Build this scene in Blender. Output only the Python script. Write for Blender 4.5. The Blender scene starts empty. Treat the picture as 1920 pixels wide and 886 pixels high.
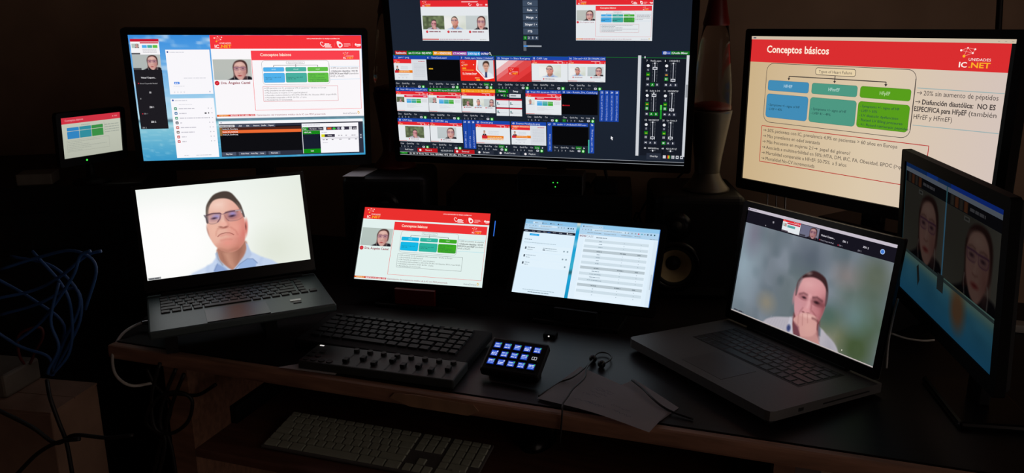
import bpy, bmesh, math, random
import numpy as np
from mathutils import Vector, Matrix, Euler

random.seed(7)
rng = np.random.default_rng(11)
S = bpy.context.scene
COL = S.collection

# ------------------------------------------------------------------ camera, world, exposure
F_PX = 1540.0
cam_d = bpy.data.cameras.new('camera')
cam_d.sensor_fit = 'HORIZONTAL'
cam_d.sensor_width = 36.0
cam_d.lens = F_PX / 1920.0 * 36.0
cam_d.clip_start = 0.02
cam = bpy.data.objects.new('camera', cam_d)
cam.location = (0, 0, 1.5)
cam.rotation_euler = (math.radians(75.0), 0, 0)
COL.objects.link(cam)
S.camera = cam

world = bpy.data.worlds.new('night')
S.world = world
world.use_nodes = True
world.node_tree.nodes['Background'].inputs[0].default_value = (1.0, 0.80, 0.70, 1)   # faint warm fill light, entering where the right wall stops short
world.node_tree.nodes['Background'].inputs[1].default_value = 0.42

S.view_settings.view_transform = 'Standard'
S.view_settings.look = 'None'
S.view_settings.exposure = 0.0
S.view_settings.gamma = 1.0
S.view_settings.use_curve_mapping = False
S.cycles.max_bounces = 8
S.cycles.diffuse_bounces = 5
S.cycles.sample_clamp_indirect = 4.0
S.cycles.use_denoising = True

GLOW = 1.0            # brightness of every display panel
DESK = 0.83           # height of the desk top

# ------------------------------------------------------------------ small helpers
def lin(c):
    c = np.asarray(c, float)
    return np.where(c <= 0.04045, c / 12.92, ((c + 0.055) / 1.055) ** 2.4)

def rgb(r, g, b):
    return (r / 255.0, g / 255.0, b / 255.0)

def mat(name, c, rough=0.5, metal=0.0, vary=0.15, scale=40.0, bump=0.0, stretch=None, spec=0.5, trans=0.0, coat=0.0):
    m = bpy.data.materials.new(name)
    m.use_nodes = True
    nt = m.node_tree
    b = nt.nodes['Principled BSDF']
    l = [float(x) for x in lin(c)]
    tc = nt.nodes.new('ShaderNodeTexCoord')
    mp = nt.nodes.new('ShaderNodeMapping')
    if stretch: mp.inputs['Scale'].default_value = stretch
    nz = nt.nodes.new('ShaderNodeTexNoise')
    nz.inputs['Scale'].default_value = scale
    nz.inputs['Detail'].default_value = 4
    rp = nt.nodes.new('ShaderNodeValToRGB')
    rp.color_ramp.elements[0].position = 0.3
    rp.color_ramp.elements[1].position = 0.7
    rp.color_ramp.elements[0].color = [x * (1 - vary) for x in l] + [1]
    rp.color_ramp.elements[1].color = [min(1, x * (1 + vary)) for x in l] + [1]
    nt.links.new(tc.outputs['Object'], mp.inputs['Vector'])
    nt.links.new(mp.outputs['Vector'], nz.inputs['Vector'])
    nt.links.new(nz.outputs['Fac'], rp.inputs['Fac'])
    nt.links.new(rp.outputs['Color'], b.inputs['Base Color'])
    b.inputs['Roughness'].default_value = rough
    b.inputs['Metallic'].default_value = metal
    b.inputs['Specular IOR Level'].default_value = spec
    b.inputs['Transmission Weight'].default_value = trans
    b.inputs['Coat Weight'].default_value = coat
    if bump:
        bp = nt.nodes.new('ShaderNodeBump')
        bp.inputs['Strength'].default_value = bump
        bp.inputs['Distance'].default_value = 0.002
        nt.links.new(nz.outputs['Fac'], bp.inputs['Height'])
        nt.links.new(bp.outputs['Normal'], b.inputs['Normal'])
    return m

def glow_mat(name, c, s):
    m = bpy.data.materials.new(name)
    m.use_nodes = True
    nt = m.node_tree
    nt.nodes.clear()
    o = nt.nodes.new('ShaderNodeOutputMaterial')
    e = nt.nodes.new('ShaderNodeEmission')
    e.inputs[0].default_value = [float(x) for x in lin(c)] + [1]
    e.inputs[1].default_value = s
    nt.links.new(e.outputs[0], o.inputs[0])
    return m

def display_mat(name, sampled):
    m = bpy.data.materials.new(name)
    m.use_nodes = True
    nt = m.node_tree
    nt.nodes.clear()
    o = nt.nodes.new('ShaderNodeOutputMaterial')
    e = nt.nodes.new('ShaderNodeEmission')
    a = nt.nodes.new('ShaderNodeAttribute')
    a.attribute_name = 'picture'
    nt.links.new(a.outputs['Color'], e.inputs[0])
    e.inputs[1].default_value = GLOW
    nt.links.new(e.outputs[0], o.inputs[0])
    if not sampled: m.cycles.emission_sampling = 'NONE'
    return m

M = dict(
    black=mat('black plastic', rgb(20, 20, 22), 0.5, vary=0.1, spec=.25),
    gloss=mat('glossy black plastic', rgb(14, 14, 16), 0.25, vary=0.05, spec=.3),
    matte=mat('matte black plastic', rgb(24, 24, 26), 0.75, vary=0.15, scale=200, bump=0.1, spec=.2),
    dull=mat('dull black plastic', rgb(15, 15, 16), 0.7, vary=0.05, spec=.08),
    grey=mat('dark grey plastic', rgb(60, 60, 64), 0.5),
    deckdark=mat('dark aluminium', rgb(70, 84, 86), 0.42, 0.35, 0.06, 120),
    padglass=mat('touchpad glass', rgb(48, 50, 54), 0.35, 0.1, 0.04),
    keydark=mat('dark keycap', rgb(40, 42, 46), 0.5, 0, 0.08),
    alu=mat('aluminium', rgb(100, 99, 98), 0.55, 0.2, 0.05, 150),
    alupad=mat('aluminium trackpad', rgb(88, 87, 88), 0.5, 0.2, 0.05),
    keyblack=mat('black keycap', rgb(27, 29, 31), 0.55, 0, 0.08, spec=.3),
    fader=mat('dark grey fader panel', rgb(52, 57, 57), 0.5, 0.1, 0.06, 90),
    keywhite=mat('white keycap', rgb(172, 180, 164), 0.55, 0, 0.05),
    steel=mat('chrome', rgb(210, 210, 210), 0.15, 1.0, 0.03),
    desktop=mat('dark desk laminate', rgb(30, 25, 26), 0.42, 0, 0.25, 8, stretch=(1, 12, 1), spec=.3),
    wood=mat('brown wood', rgb(156, 116, 94), 0.55, 0, 0.3, 9, 0.15, stretch=(1, 10, 6)),
    palewood=mat('pale worn wood', rgb(168, 132, 104), 0.6, 0, 0.15, 14, stretch=(2, 1, 1)),
    traywood=mat('red brown wood', rgb(106, 70, 58), 0.45, 0, 0.3, 7, stretch=(1, 9, 1)),
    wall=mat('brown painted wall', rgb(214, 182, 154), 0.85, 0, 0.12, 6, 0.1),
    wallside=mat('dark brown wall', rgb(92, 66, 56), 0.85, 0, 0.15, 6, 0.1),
    floor=mat('parquet floor', rgb(104, 74, 56), 0.5, 0, 0.3, 5, stretch=(1, 8, 1)),
    ceil=mat('ceiling plaster', rgb(150, 142, 134), 0.9, 0, 0.05, 20),
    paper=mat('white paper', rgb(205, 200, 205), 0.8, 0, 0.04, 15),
    ink=mat('faint pen ink', rgb(110, 110, 140), 0.8, 0, 0.05),
    blue=mat('blue cable sheath', rgb(38, 82, 140), 0.5, 0, 0.1),
    cable=mat('black cable sheath', rgb(16, 14, 14), 0.55, 0, 0.1),
    redcable=mat('dark red cable sheath', rgb(90, 32, 28), 0.5, 0, 0.1),
    white=mat('white plastic', rgb(200, 198, 192), 0.45, 0, 0.04),
    cone=mat('cream woofer cone', rgb(206, 186, 140), 0.42, 0, 0.1, 30),
    rubber=mat('black rubber', rgb(14, 14, 14), 0.6, 0, 0.1),
    red=mat('red lacquer and lip reflection', rgb(96, 18, 16), 0.35, 0, 0.08),
    wax=mat('red wax', rgb(120, 40, 32), 0.4, 0, 0.1),
    lampmetal=mat('grey lamp metal', rgb(84, 78, 70), 0.4, 0.5, 0.06),
    card=mat('brown cardboard', rgb(146, 116, 96), 0.8, 0, 0.12, 20),
    beige=mat('beige painted metal', rgb(110, 104, 94), 0.6, 0, 0.08),
    sticker=mat('silver sticker', rgb(225, 228, 228), 0.35, 0.2, 0.03),
    green=glow_mat('green indicator light', rgb(70, 255, 80), 1.2),
    bluel=glow_mat('blue indicator light', rgb(60, 130, 255), 0.9),
    whitel=glow_mat('white indicator light', rgb(255, 250, 245), 0.8),
    panel=display_mat('display picture', True),
    fine=display_mat('display fine print', False),
)
gl = bpy.data.materials.new('lamp glass')
gl.use_nodes = True
_b = gl.node_tree.nodes['Principled BSDF']
_b.inputs['Base Color'].default_value = (0.9, 0.85, 0.8, 1)
_b.inputs['Transmission Weight'].default_value = 1.0
_b.inputs['Roughness'].default_value = 0.03
_b.inputs['IOR'].default_value = 1.2
M['glass'] = gl

def thing(name, label, cat, loc=(0, 0, 0), rot=None, group=None):
    o = bpy.data.objects.new(name, None)
    o.empty_display_size = 0.05
    COL.objects.link(o)
    m = rot.to_4x4() if rot is not None else Matrix.Identity(4)
    o.matrix_world = Matrix.Translation(Vector(loc)) @ m
    o['label'] = label
    o['category'] = cat
    if group: o['group'] = group
    return o

ROOTM = {}
def wm(o):
    m = o.matrix_basis.copy()
    while o.parent:
        o = o.parent
        m = o.matrix_basis @ m
    return m

def link(name, data, parent=None, world=None, local=None):
    o = bpy.data.objects.new(name, data)
    COL.objects.link(o)
    if parent is not None: o.parent = parent
    if world is not None:
        o.matrix_basis = (wm(parent).inverted() @ world) if parent is not None else world
    elif local is not None:
        o.matrix_basis = local
    return o

def tag(o, label=None, cat=None, group=None, kind=None):
    if label: o['label'] = label
    if cat: o['category'] = cat
    if group: o['group'] = group
    if kind: o['kind'] = kind
    return o

def bm_mesh(name, bm, m, smooth=False):
    me = bpy.data.meshes.new(name)
    bmesh.ops.recalc_face_normals(bm, faces=bm.faces)
    bm.to_mesh(me)
    bm.free()
    for x in (m if isinstance(m, (list, tuple)) else [m]): me.materials.append(x)
    if smooth:
        for p in me.polygons: p.use_smooth = True
    return me

def part(name, bm, m, parent=None, world=None, local=None, smooth=False):
    return link(name, bm_mesh(name, bm, m, smooth), parent, world, local)

def box(bm, x0, x1, y0, y1, z0, z1, bev=0.0, seg=2):
    r = bmesh.ops.create_cube(bm, size=1.0)
    vs = r['verts']
    for v in vs:
        v.co = Vector((x0 + (v.co.x + .5) * (x1 - x0), y0 + (v.co.y + .5) * (y1 - y0), z0 + (v.co.z + .5) * (z1 - z0)))
    if bev:
        es = list({e for v in vs for e in v.link_edges})
        bmesh.ops.bevel(bm, geom=es, offset=bev, segments=seg, affect='EDGES', profile=0.5)

def prism(bm, pts, z0, z1):
    a = [bm.verts.new((x, y, z0)) for x, y in pts]
    b = [bm.verts.new((x, y, z1)) for x, y in pts]
    n = len(pts)
    bm.faces.new(a[::-1]); bm.faces.new(b)
    for i in range(n): bm.faces.new((a[i], a[(i + 1) % n], b[(i + 1) % n], b[i]))

def lathe(bm, prof, n=40, cx=0, cy=0, ax='z'):
    rings = []
    for r, h in prof:
        ring = []
        for i in range(n):
            t = 2 * math.pi * i / n
            p = (cx + r * math.cos(t), cy + r * math.sin(t), h)
            ring.append(bm.verts.new(p))
        rings.append(ring)
    for a, b in zip(rings, rings[1:]):
        for i in range(n): bm.faces.new((a[i], a[(i + 1) % n], b[(i + 1) % n], b[i]))
    return rings

def tube_obj(name, pts, r, m, parent=None, res=3):
    P = [Vector(q) for q in pts]
    P = [P[0] * 2 - P[1]] + P + [P[-1] * 2 - P[-2]]
    path = []
    for a, b, c, d in zip(P, P[1:], P[2:], P[3:]):
        for j in range(6):
            t = j / 6
            path.append(.5 * (2 * b + (c - a) * t + (2 * a - 5 * b + 4 * c - d) * t * t + (3 * b - a - 3 * c + d) * t ** 3))
    path.append(P[-2])
    bm = bmesh.new(); rings = []; nv = None; n = 8
    for i, q in enumerate(path):
        tg = (path[min(i + 1, len(path) - 1)] - path[max(i - 1, 0)]).normalized()
        nv = tg.orthogonal().normalized() if nv is None else (nv - tg * nv.dot(tg)).normalized()
        bv = tg.cross(nv)
        rings.append([bm.verts.new(q + (nv * math.cos(2 * math.pi * k / n) + bv * math.sin(2 * math.pi * k / n)) * r) for k in range(n)])
    for a, b in zip(rings, rings[1:]):
        for k in range(n): bm.faces.new((a[k], a[(k + 1) % n], b[(k + 1) % n], b[k]))
    bm.faces.new(rings[0][::-1]); bm.faces.new(rings[-1])
    return part(name, bm, m, parent, smooth=True)

def frame_from(c, X, Y):
    X = Vector(X).normalized(); Z = X.cross(Vector(Y)).normalized(); Y = Z.cross(X)
    m = Matrix.Identity(4)
    for i, v in enumerate((X, Y, Z)):
        for k in range(3): m[k][i] = v[k]
    for k in range(3): m[k][3] = c[k]
    return m

def yaw(deg):
    return Matrix.Rotation(math.radians(deg), 3, 'Z')

# ------------------------------------------------------------------ glyphs (built-in font)
CHARS = sorted(set(' !%+-/0123456789:;<>=?.,()_*#ABCDEFGHIJKLMNOPQRSTUVWXYZabcdefghijklmnopqrstuvwxyzáéíóúñÁÉÍÓÚ|'))
GLY = {}
def build_glyphs():
    made = []
    for wgt, off in ((0, 0.0), (1, 0.022)):
        for ch in CHARS + ['']:
            objs = []
            for body in ([ch] if ch.strip() else []) + ['|' + ch + '|']:
                cu = bpy.data.curves.new('glyph', 'FONT')
                cu.body = body
                cu.resolution_u = 2
                cu.offset = off
                o = bpy.data.objects.new('glyph', cu)
                COL.objects.link(o)
                objs.append(o)
            made.append((wgt, ch, objs))
    bpy.context.view_layer.update()
    dg = bpy.context.evaluated_depsgraph_get()
    base = {}
    raw = {}
    for wgt, ch, objs in made:
        res = []
        for o in objs:
            e = o.evaluated_get(dg)
            me = e.to_mesh()
            v = np.zeros(len(me.vertices) * 3); me.vertices.foreach_get('co', v); v = v.reshape(-1, 3)[:, :2].copy()
            f = [tuple(p.vertices) for p in me.polygons]
            e.to_mesh_clear()
            res.append((v, f))
        span = res[-1][0][:, 0].max() - res[-1][0][:, 0].min()
        if ch == '': base[wgt] = span
        else: raw[wgt, ch] = (res[0] if len(res) == 2 else (np.zeros((0, 2)), []), span)
    for (wgt, ch), (g, span) in raw.items(): GLY[wgt, ch] = (g[0], g[1], span - base[wgt])
    for wgt, ch, objs in made:
        for o in objs:
            cu = o.data
            bpy.data.objects.remove(o); bpy.data.curves.remove(cu)
build_glyphs()
CAP = GLY[0, 'H'][0][:, 1].max()

# ------------------------------------------------------------------ drawing the pictures on the displays
class Canvas:
    """Flat coloured shapes on a display; W x H picture units over w x h metres."""
    def __init__(s, W, H, w, h, gain=(1, 1, 1)):
        s.W, s.H, s.w, s.h = W, H, w, h
        s.V, s.C, s.F, s.MI, s.n, s.z = [], [], [], [], 0, 0.0003
        s.gain = np.array(gain, float)
        s.T = (0, 0, 1, 1)
        s.stack = []
    def push(s, x0, y0, x1, y1, W=1920, H=1080):
        s.stack.append(s.T)
        tx, ty, sx, sy = s.T
        s.T = (tx + x0 * sx, ty + y0 * sy, sx * (x1 - x0) / W, sy * (y1 - y0) / H)
    def pop(s): s.T = s.stack.pop()
    def add(s, pts, cols, faces, fine=False):
        pts = np.asarray(pts, float)
        if not len(pts): return
        tx, ty, sx, sy = s.T
        X = tx + pts[:, 0] * sx; Y = ty + pts[:, 1] * sy
        X = np.clip(X, 0, s.W); Y = np.clip(Y, 0, s.H)
        v = np.stack([(X / s.W - .5) * s.w, (.5 - Y / s.H) * s.h, np.full(len(X), s.z)], 1)
        cols = np.asarray(cols, float)
        if cols.ndim == 1: cols = np.tile(cols, (len(pts), 1))
        c = lin(np.clip(cols, 0, 1)) * s.gain
        s.V.append(v); s.C.append(c)
        s.F += [tuple(i + s.n for i in f) for f in faces]
        s.MI += [1 if fine else 0] * len(faces)
        s.n += len(pts)
        s.z += 4e-6
    def rect(s, x0, y0, x1, y1, c, c2=None, fine=False):
        cols = np.array([c, c, c2 if c2 else c, c2 if c2 else c])
        s.add([(x0, y0), (x1, y0), (x1, y1), (x0, y1)], cols, [(0, 3, 2, 1)], fine)
    def poly(s, pts, c, fine=False):
        s.add(pts, c, [tuple(range(len(pts)))[::-1]], fine)
    def rr(s, x0, y0, x1, y1, r, c, fine=False):
        p = []
        for cx, cy, a in ((x1 - r, y0 + r, -90), (x1 - r, y1 - r, 0), (x0 + r, y1 - r, 90), (x0 + r, y0 + r, 180)):
            for k in range(6):
                t = math.radians(a + 18 * k)
                p.append((cx + r * math.cos(t), cy + r * math.sin(t)))
        s.poly(p, c, fine)
    def ell(s, cx, cy, rx, ry, c, n=20, fine=True):
        s.poly([(cx + rx * math.cos(2 * math.pi * k / n), cy + ry * math.sin(2 * math.pi * k / n)) for k in range(n)], c, fine)
    def line(s, pts, w, c, fine=True):
        for (ax, ay), (bx, by) in zip(pts, pts[1:]):
            d = math.hypot(bx - ax, by - ay) or 1
            nx, ny = -(by - ay) / d * w / 2, (bx - ax) / d * w / 2
            s.poly([(ax + nx, ay + ny), (bx + nx, by + ny), (bx - nx, by - ny), (ax - nx, ay - ny)], c, fine)
    def box(s, x0, y0, x1, y1, w, c):
        s.line([(x0, y0), (x1, y0)], w, c); s.line([(x1, y0), (x1, y1)], w, c)
        s.line([(x1, y1), (x0, y1)], w, c); s.line([(x0, y1), (x0, y0)], w, c)
    def ring(s, x0, y0, x1, y1, r, w, c):
        p = []
        for cx, cy, a in ((x1 - r, y0 + r, -90), (x1 - r, y1 - r, 0), (x0 + r, y1 - r, 90), (x0 + r, y0 + r, 180)):
            p += [(cx + r * math.cos(math.radians(a + 18 * k)), cy + r * math.sin(math.radians(a + 18 * k))) for k in range(6)]
        s.line(p + [p[0]], w, c)
    def rbox(s, x0, y0, x1, y1, r, w, edge, fill):
        s.rr(x0, y0, x1, y1, r, edge); s.rr(x0 + w, y0 + w, x1 - w, y1 - w, max(1, r - w), fill)
    def text(s, x, y, cap, t, c, bold=0, w=None, al='l', vert=False):
        """baseline at y, cap height in units; w fits the whole run to a width"""
        k = cap / CAP
        adv, P, F, n = 0.0, [], [], 0
        for ch in t:
            if (bold, ch) not in GLY: continue
            v, f, a = GLY[bold, ch]
            if len(v):
                q = v.copy(); q[:, 0] += adv
                P.append(q); F += [tuple(i + n for i in g) for g in f]; n += len(v)
            adv += a
        if not P: return
        P = np.concatenate(P)
        kx = (w / adv) if w else k * 0.95
        tot = adv * kx
        ox = {'l': 0, 'c': -tot / 2, 'r': -tot}[al]
        if vert: pts = np.stack([x - P[:, 1] * -k * 0 + (-P[:, 1] * k) * -1 * 0 + P[:, 1] * -k, y - (P[:, 0] * kx + ox)], 1)
        else: pts = np.stack([x + ox + P[:, 0] * kx, y - P[:, 1] * k], 1)
        s.add(pts, c, F, True)
    def words(s, x, y, w, h, c, seed=0, dens=0.94):
        """a run of writing too small to read: one soft bar per word"""
        r = random.Random(seed); x0 = x
        while x0 < x + w - 2:
            L = min(r.uniform(1.2, 5.0) * h, x + w - x0)
            s.rect(x0, y - h, x0 + L * dens, y, c, fine=True)
            x0 += L + h * 0.3
    def photo(s, x0, y0, x1, y1, nx, ny, fn, u=(0, 1), v=(0, 1)):
        uu, vv = np.meshgrid(np.linspace(u[0], u[1], nx + 1), np.linspace(v[0], v[1], ny + 1))
        xx, yy = np.meshgrid(np.linspace(x0, x1, nx + 1), np.linspace(y0, y1, ny + 1))
        c = fn(uu, vv).reshape(-1, 3)
        i = np.arange(nx)[None, :] + (nx + 1) * np.arange(ny)[:, None]
        i = i.ravel()
        F = np.stack([i, i + nx + 1, i + nx + 2, i + 1], 1).tolist()
        s.add(np.stack([xx.ravel(), yy.ravel()], 1), c, F, False)
    def build(s, name, parent, world):
        me = bpy.data.meshes.new(name)
        V = np.concatenate(s.V); C = np.concatenate(s.C)
        me.from_pydata(V.tolist(), [], s.F)
        me.materials.append(M['panel']); me.materials.append(M['fine'])
        me.polygons.foreach_set('material_index', s.MI)
        a = me.color_attributes.new('picture', 'FLOAT_COLOR', 'POINT')
        a.data.foreach_set('color', np.concatenate([C, np.ones((len(C), 1))], 1).astype(np.float32).ravel())
        me.update()
        return link(name, me, parent, world)

# soft painting for camera pictures, on coordinate grids
def sm(d, soft): return np.clip(0.5 - d / (2 * soft), 0, 1)
def mix(base, a, c): return base * (1 - a[..., None]) + np.asarray(c, float) * a[..., None]
def e_d(X, Y, cx, cy, rx, ry, rot=0):
    t = math.radians(rot); x = X - cx; y = Y - cy
    p = x * math.cos(t) + y * math.sin(t); q = -x * math.sin(t) + y * math.cos(t)
    return (np.sqrt((p / rx) ** 2 + (q / ry) ** 2) - 1) * min(rx, ry)
def blob(I, X, Y, cx, cy, rx, ry, c, soft, rot=0, op=1.0): return mix(I, sm(e_d(X, Y, cx, cy, rx, ry, rot), soft) * op, c)
def poly_d(X, Y, pts):
    d = np.full(X.shape, 1e9); ins = np.zeros(X.shape, bool); n = len(pts)
    for i in range(n):
        ax, ay = pts[i]; bx, by = pts[(i + 1) % n]
        ex, ey = bx - ax, by - ay
        t = np.clip(((X - ax) * ex + (Y - ay) * ey) / (ex * ex + ey * ey + 1e-9), 0, 1)
        d = np.minimum(d, np.hypot(X - ax - t * ex, Y - ay - t * ey))
        cr = ((ay > Y) != (by > Y)) & (X < (bx - ax) * (Y - ay) / ((by - ay) + 1e-12) + ax)
        ins ^= cr
    return np.where(ins, -d, d)
def area(I, X, Y, pts, c, soft, op=1.0): return mix(I, sm(poly_d(X, Y, pts), soft) * op, c)
def stroke(I, X, Y, pts, w, c, soft, op=1.0):
    d = np.full(X.shape, 1e9)
    for (ax, ay), (bx, by) in zip(pts, pts[1:]):
        ex, ey = bx - ax, by - ay
        t = np.clip(((X - ax) * ex + (Y - ay) * ey) / (ex * ex + ey * ey + 1e-9), 0, 1)
        d = np.minimum(d, np.hypot(X - ax - t * ex, Y - ay - t * ey))
    return mix(I, sm(d - w / 2, soft) * op, c)
def smooth_pts(pts, k=5):
    p = [np.array(q, float) for q in pts]; n = len(p); out = []
    for i in range(n):
        a, b, c, d = p[i - 1], p[i], p[(i + 1) % n], p[(i + 2) % n]
        for j in range(k):
            t = j / k
            out.append(tuple(.5 * (2 * b + (c - a) * t + (2 * a - 5 * b + 4 * c - d) * t * t + (3 * b - a - 3 * c + d) * t ** 3)))
    return out
NG = np.random.default_rng(5).random((64, 64))
def noise(x, y):
    xi = np.floor(x).astype(int); yi = np.floor(y).astype(int); fx = x - xi; fy = y - yi
    fx = fx * fx * (3 - 2 * fx); fy = fy * fy * (3 - 2 * fy)
    g = lambda a, b: NG[a % 64, b % 64]
    return (g(xi, yi) * (1 - fx) + g(xi + 1, yi) * fx) * (1 - fy) + (g(xi, yi + 1) * (1 - fx) + g(xi + 1, yi + 1) * fx) * fy
def flat(X, c): return np.zeros(X.shape + (3,)) + np.asarray(c, float)

def bg_man1(X, Y):          # pale wall, picture units 1920 x 1080
    I = flat(X, rgb(243, 247, 241))
    I = mix(I, np.clip((X - 1150) / 900, 0, 1) * 0.6, rgb(222, 228, 212))
    I = blob(I, X, Y, 250, 650, 700, 600, rgb(255, 254, 253), 300)
    I = mix(I, np.clip((300 - Y) / 500, 0, 1) * 0.5, rgb(226, 236, 230))
    return blob(I, X, Y, 1500, 900, 260, 240, rgb(218, 224, 208), 170, 0, .6)
def man1(X, Y):
    I = bg_man1(X, Y)
    sh = [(430, 1120), (500, 1066), (640, 1015), (745, 965), (815, 880), (1150, 800), (1215, 890), (1330, 970), (1450, 1025), (1560, 1120)]
    I = area(I, X, Y, sh, rgb(196, 212, 238), 12)
    I = area(I, X, Y, [(430, 1120), (520, 1062), (640, 1030), (700, 1120)], rgb(214, 226, 244), 40, .8)
    I = stroke(I, X, Y, [(690, 1000), (676, 1060), (684, 1110)], 16, rgb(178, 196, 228), 22, .6)
    I = stroke(I, X, Y, [(1330, 985), (1300, 1040), (1310, 1110)], 18, rgb(176, 194, 226), 22, .6)
    neck = smooth_pts([(822, 800), (830, 930), (915, 1044), (985, 1085), (1063, 990), (1135, 900), (1168, 760), (1000, 720)])
    I = area(I, X, Y, neck, rgb(186, 132, 112), 10)
    I = area(I, X, Y, [(1010, 800), (1150, 770), (1130, 890), (1030, 1020)], rgb(150, 98, 82), 45, .75)
    I = area(I, X, Y, [(835, 830), (880, 850), (930, 1040), (850, 960)], rgb(156, 104, 88), 30, .6)
    I = area(I, X, Y, [(890, 870), (950, 870), (985, 1050), (930, 1020)], rgb(206, 152, 130), 24, .6)
    I = area(I, X, Y, [(790, 860), (818, 840), (830, 950), (915, 1075), (756, 1110), (752, 1060), (770, 1000), (800, 985)], rgb(180, 198, 226), 8)
    I = stroke(I, X, Y, [(812, 850), (818, 930), (860, 1010)], 9, rgb(134, 124, 126), 10, .7)
    I = area(I, X, Y, [(752, 1060), (800, 985), (850, 1020), (930, 1100), (748, 1110)], rgb(140, 164, 210), 12)
    I = stroke(I, X, Y, [(756, 1068), (800, 990)], 8, rgb(112, 136, 184), 7, .8)
    I = area(I, X, Y, [(1160, 770), (1185, 800), (1215, 930), (1170, 975), (1060, 1030), (990, 1085), (975, 1080), (1116, 955), (1165, 870)], rgb(182, 198, 226), 9)
    I = area(I, X, Y, [(1058, 1030), (1155, 976), (1222, 984), (1262, 1034), (1230, 1110), (1010, 1110)], rgb(152, 180, 224), 9)
    I = stroke(I, X, Y, [(1268, 1040), (1222, 982), (1155, 973), (1058, 1026), (1000, 1080)], 9, rgb(110, 136, 182), 7, .9)
    # ears, head
    I = blob(I, X, Y, 1186, 585, 24, 100, rgb(214, 128, 116), 10, 8)
    I = blob(I, X, Y, 1181, 570, 9, 30, rgb(60, 26, 30), 8)
    I = blob(I, X, Y, 752, 590, 16, 66, rgb(168, 112, 98), 10, -10)
    head = smooth_pts([(930, 146), (1050, 168), (1130, 270), (1165, 390), (1182, 500), (1172, 640), (1148, 750), (1075, 832), (1000, 862), (938, 858), (850, 815), (790, 745), (756, 655), (742, 540), (745, 400), (775, 290), (840, 185)])
    I = area(I, X, Y, head, rgb(230, 178, 160), 8)
    hd = sm(poly_d(X, Y, head), 10)
    def on(J, a): return I * (1 - (hd * a)[..., None]) + J * (hd * a)[..., None]
    I = on(blob(I, X, Y, 1150, 640, 110, 230, rgb(212, 118, 108), 100), .85)
    I = on(blob(I, X, Y, 1060, 840, 190, 80, rgb(190, 118, 100), 80), .8)
    I = on(blob(I, X, Y, 860, 840, 110, 60, rgb(206, 146, 124), 50), .7)
    I = on(blob(I, X, Y, 900, 270, 120, 60, rgb(246, 212, 198), 70), .9)
    I = on(blob(I, X, Y, 1060, 290, 70, 70, rgb(232, 176, 160), 50), .7)
    I = on(blob(I, X, Y, 815, 570, 50, 100, rgb(238, 186, 166), 50), .9)
    I = on(blob(I, X, Y, 950, 745, 70, 46, rgb(230, 150, 136), 40), .9)
    I = on(blob(I, X, Y, 1060, 570, 70, 80, rgb(234, 164, 148), 50), .8)
    hair = smooth_pts([(740, 470), (744, 370), (764, 262), (840, 160), (915, 122), (1000, 114), (1066, 142), (1122, 220), (1164, 305), (1188, 440), (1172, 440), (1156, 380), (1128, 322), (1086, 262), (1040, 222), (980, 200), (907, 198), (845, 218), (796, 276), (768, 350), (758, 460)])
    I = area(I, X, Y, hair, rgb(76, 64, 58), 8)
    I = area(I, X, Y, [(744, 400), (764, 290), (800, 240), (776, 330), (760, 460), (742, 470)], rgb(132, 116, 106), 14, .8)
    I = area(I, X, Y, [(1118, 270), (1150, 310), (1182, 430), (1164, 410)], rgb(120, 104, 96), 14, .8)
    # brows and eyes behind the glasses
    I = stroke(I, X, Y, [(776, 384), (836, 372), (896, 382)], 16, rgb(112, 82, 72), 14, .7)
    I = stroke(I, X, Y, [(980, 376), (1040, 366), (1110, 376)], 16, rgb(104, 74, 66), 14, .7)
    I = blob(I, X, Y, 826, 430, 66, 44, rgb(172, 136, 154), 30, -5, .75)
    I = blob(I, X, Y, 1040, 420, 84, 46, rgb(140, 96, 112), 30, -5, .75)
    I = blob(I, X, Y, 864, 412, 36, 24, rgb(150, 146, 214), 22, 0, .75)
    I = blob(I, X, Y, 1052, 398, 34, 26, rgb(156, 148, 216), 20, 0, .75)
    I = blob(I, X, Y, 832, 430, 27, 10, rgb(66, 44, 60), 9, -6)
    I = blob(I, X, Y, 1044, 424, 30, 11, rgb(58, 36, 52), 9, -6)
    I = stroke(I, X, Y, [(798, 452), (838, 462), (870, 450)], 7, rgb(188, 138, 128), 8, .6)
    I = stroke(I, X, Y, [(1006, 448), (1050, 456), (1090, 444)], 7, rgb(170, 112, 108), 8, .6)
    L = [(740, 388), (809, 374), (903, 376), (916, 388), (896, 445), (846, 492), (772, 490), (752, 436)]
    R = [(962, 394), (988, 374), (1141, 364), (1172, 403), (1172, 444), (1100, 482), (1000, 480), (968, 440)]
    for G in (L, R): I = stroke(I, X, Y, smooth_pts(G + [G[0]])[:-5], 6, rgb(118, 96, 100), 6, .65)
    I = stroke(I, X, Y, [(738, 388), (809, 371), (903, 374), (928, 392), (946, 390), (972, 378), (1000, 371), (1141, 361)], 10, rgb(84, 52, 72), 6, .9)
    I = stroke(I, X, Y, [(914, 384), (896, 445), (868, 478)], 10, rgb(88, 50, 74), 7, .8)
    I = stroke(I, X, Y, [(948, 392), (966, 440), (996, 476)], 7, rgb(104, 66, 80), 6, .7)
    I = stroke(I, X, Y, [(1090, 366), (1160, 362), (1158, 396)], 8, rgb(238, 228, 226), 6, .85)
    I = stroke(I, X, Y, [(724, 384), (742, 420), (750, 480)], 13, rgb(74, 70, 78), 7, .9)
    I = stroke(I, X, Y, [(1160, 362), (1176, 400), (1184, 450)], 12, rgb(92, 84, 90), 7, .9)
    # nose, mouth
    I = stroke(I, X, Y, [(936, 400), (932, 460), (928, 505)], 30, rgb(242, 196, 180), 22, .8)
    I = stroke(I, X, Y, [(966, 410), (972, 480), (984, 525)], 20, rgb(200, 128, 114), 20, .7)
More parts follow.
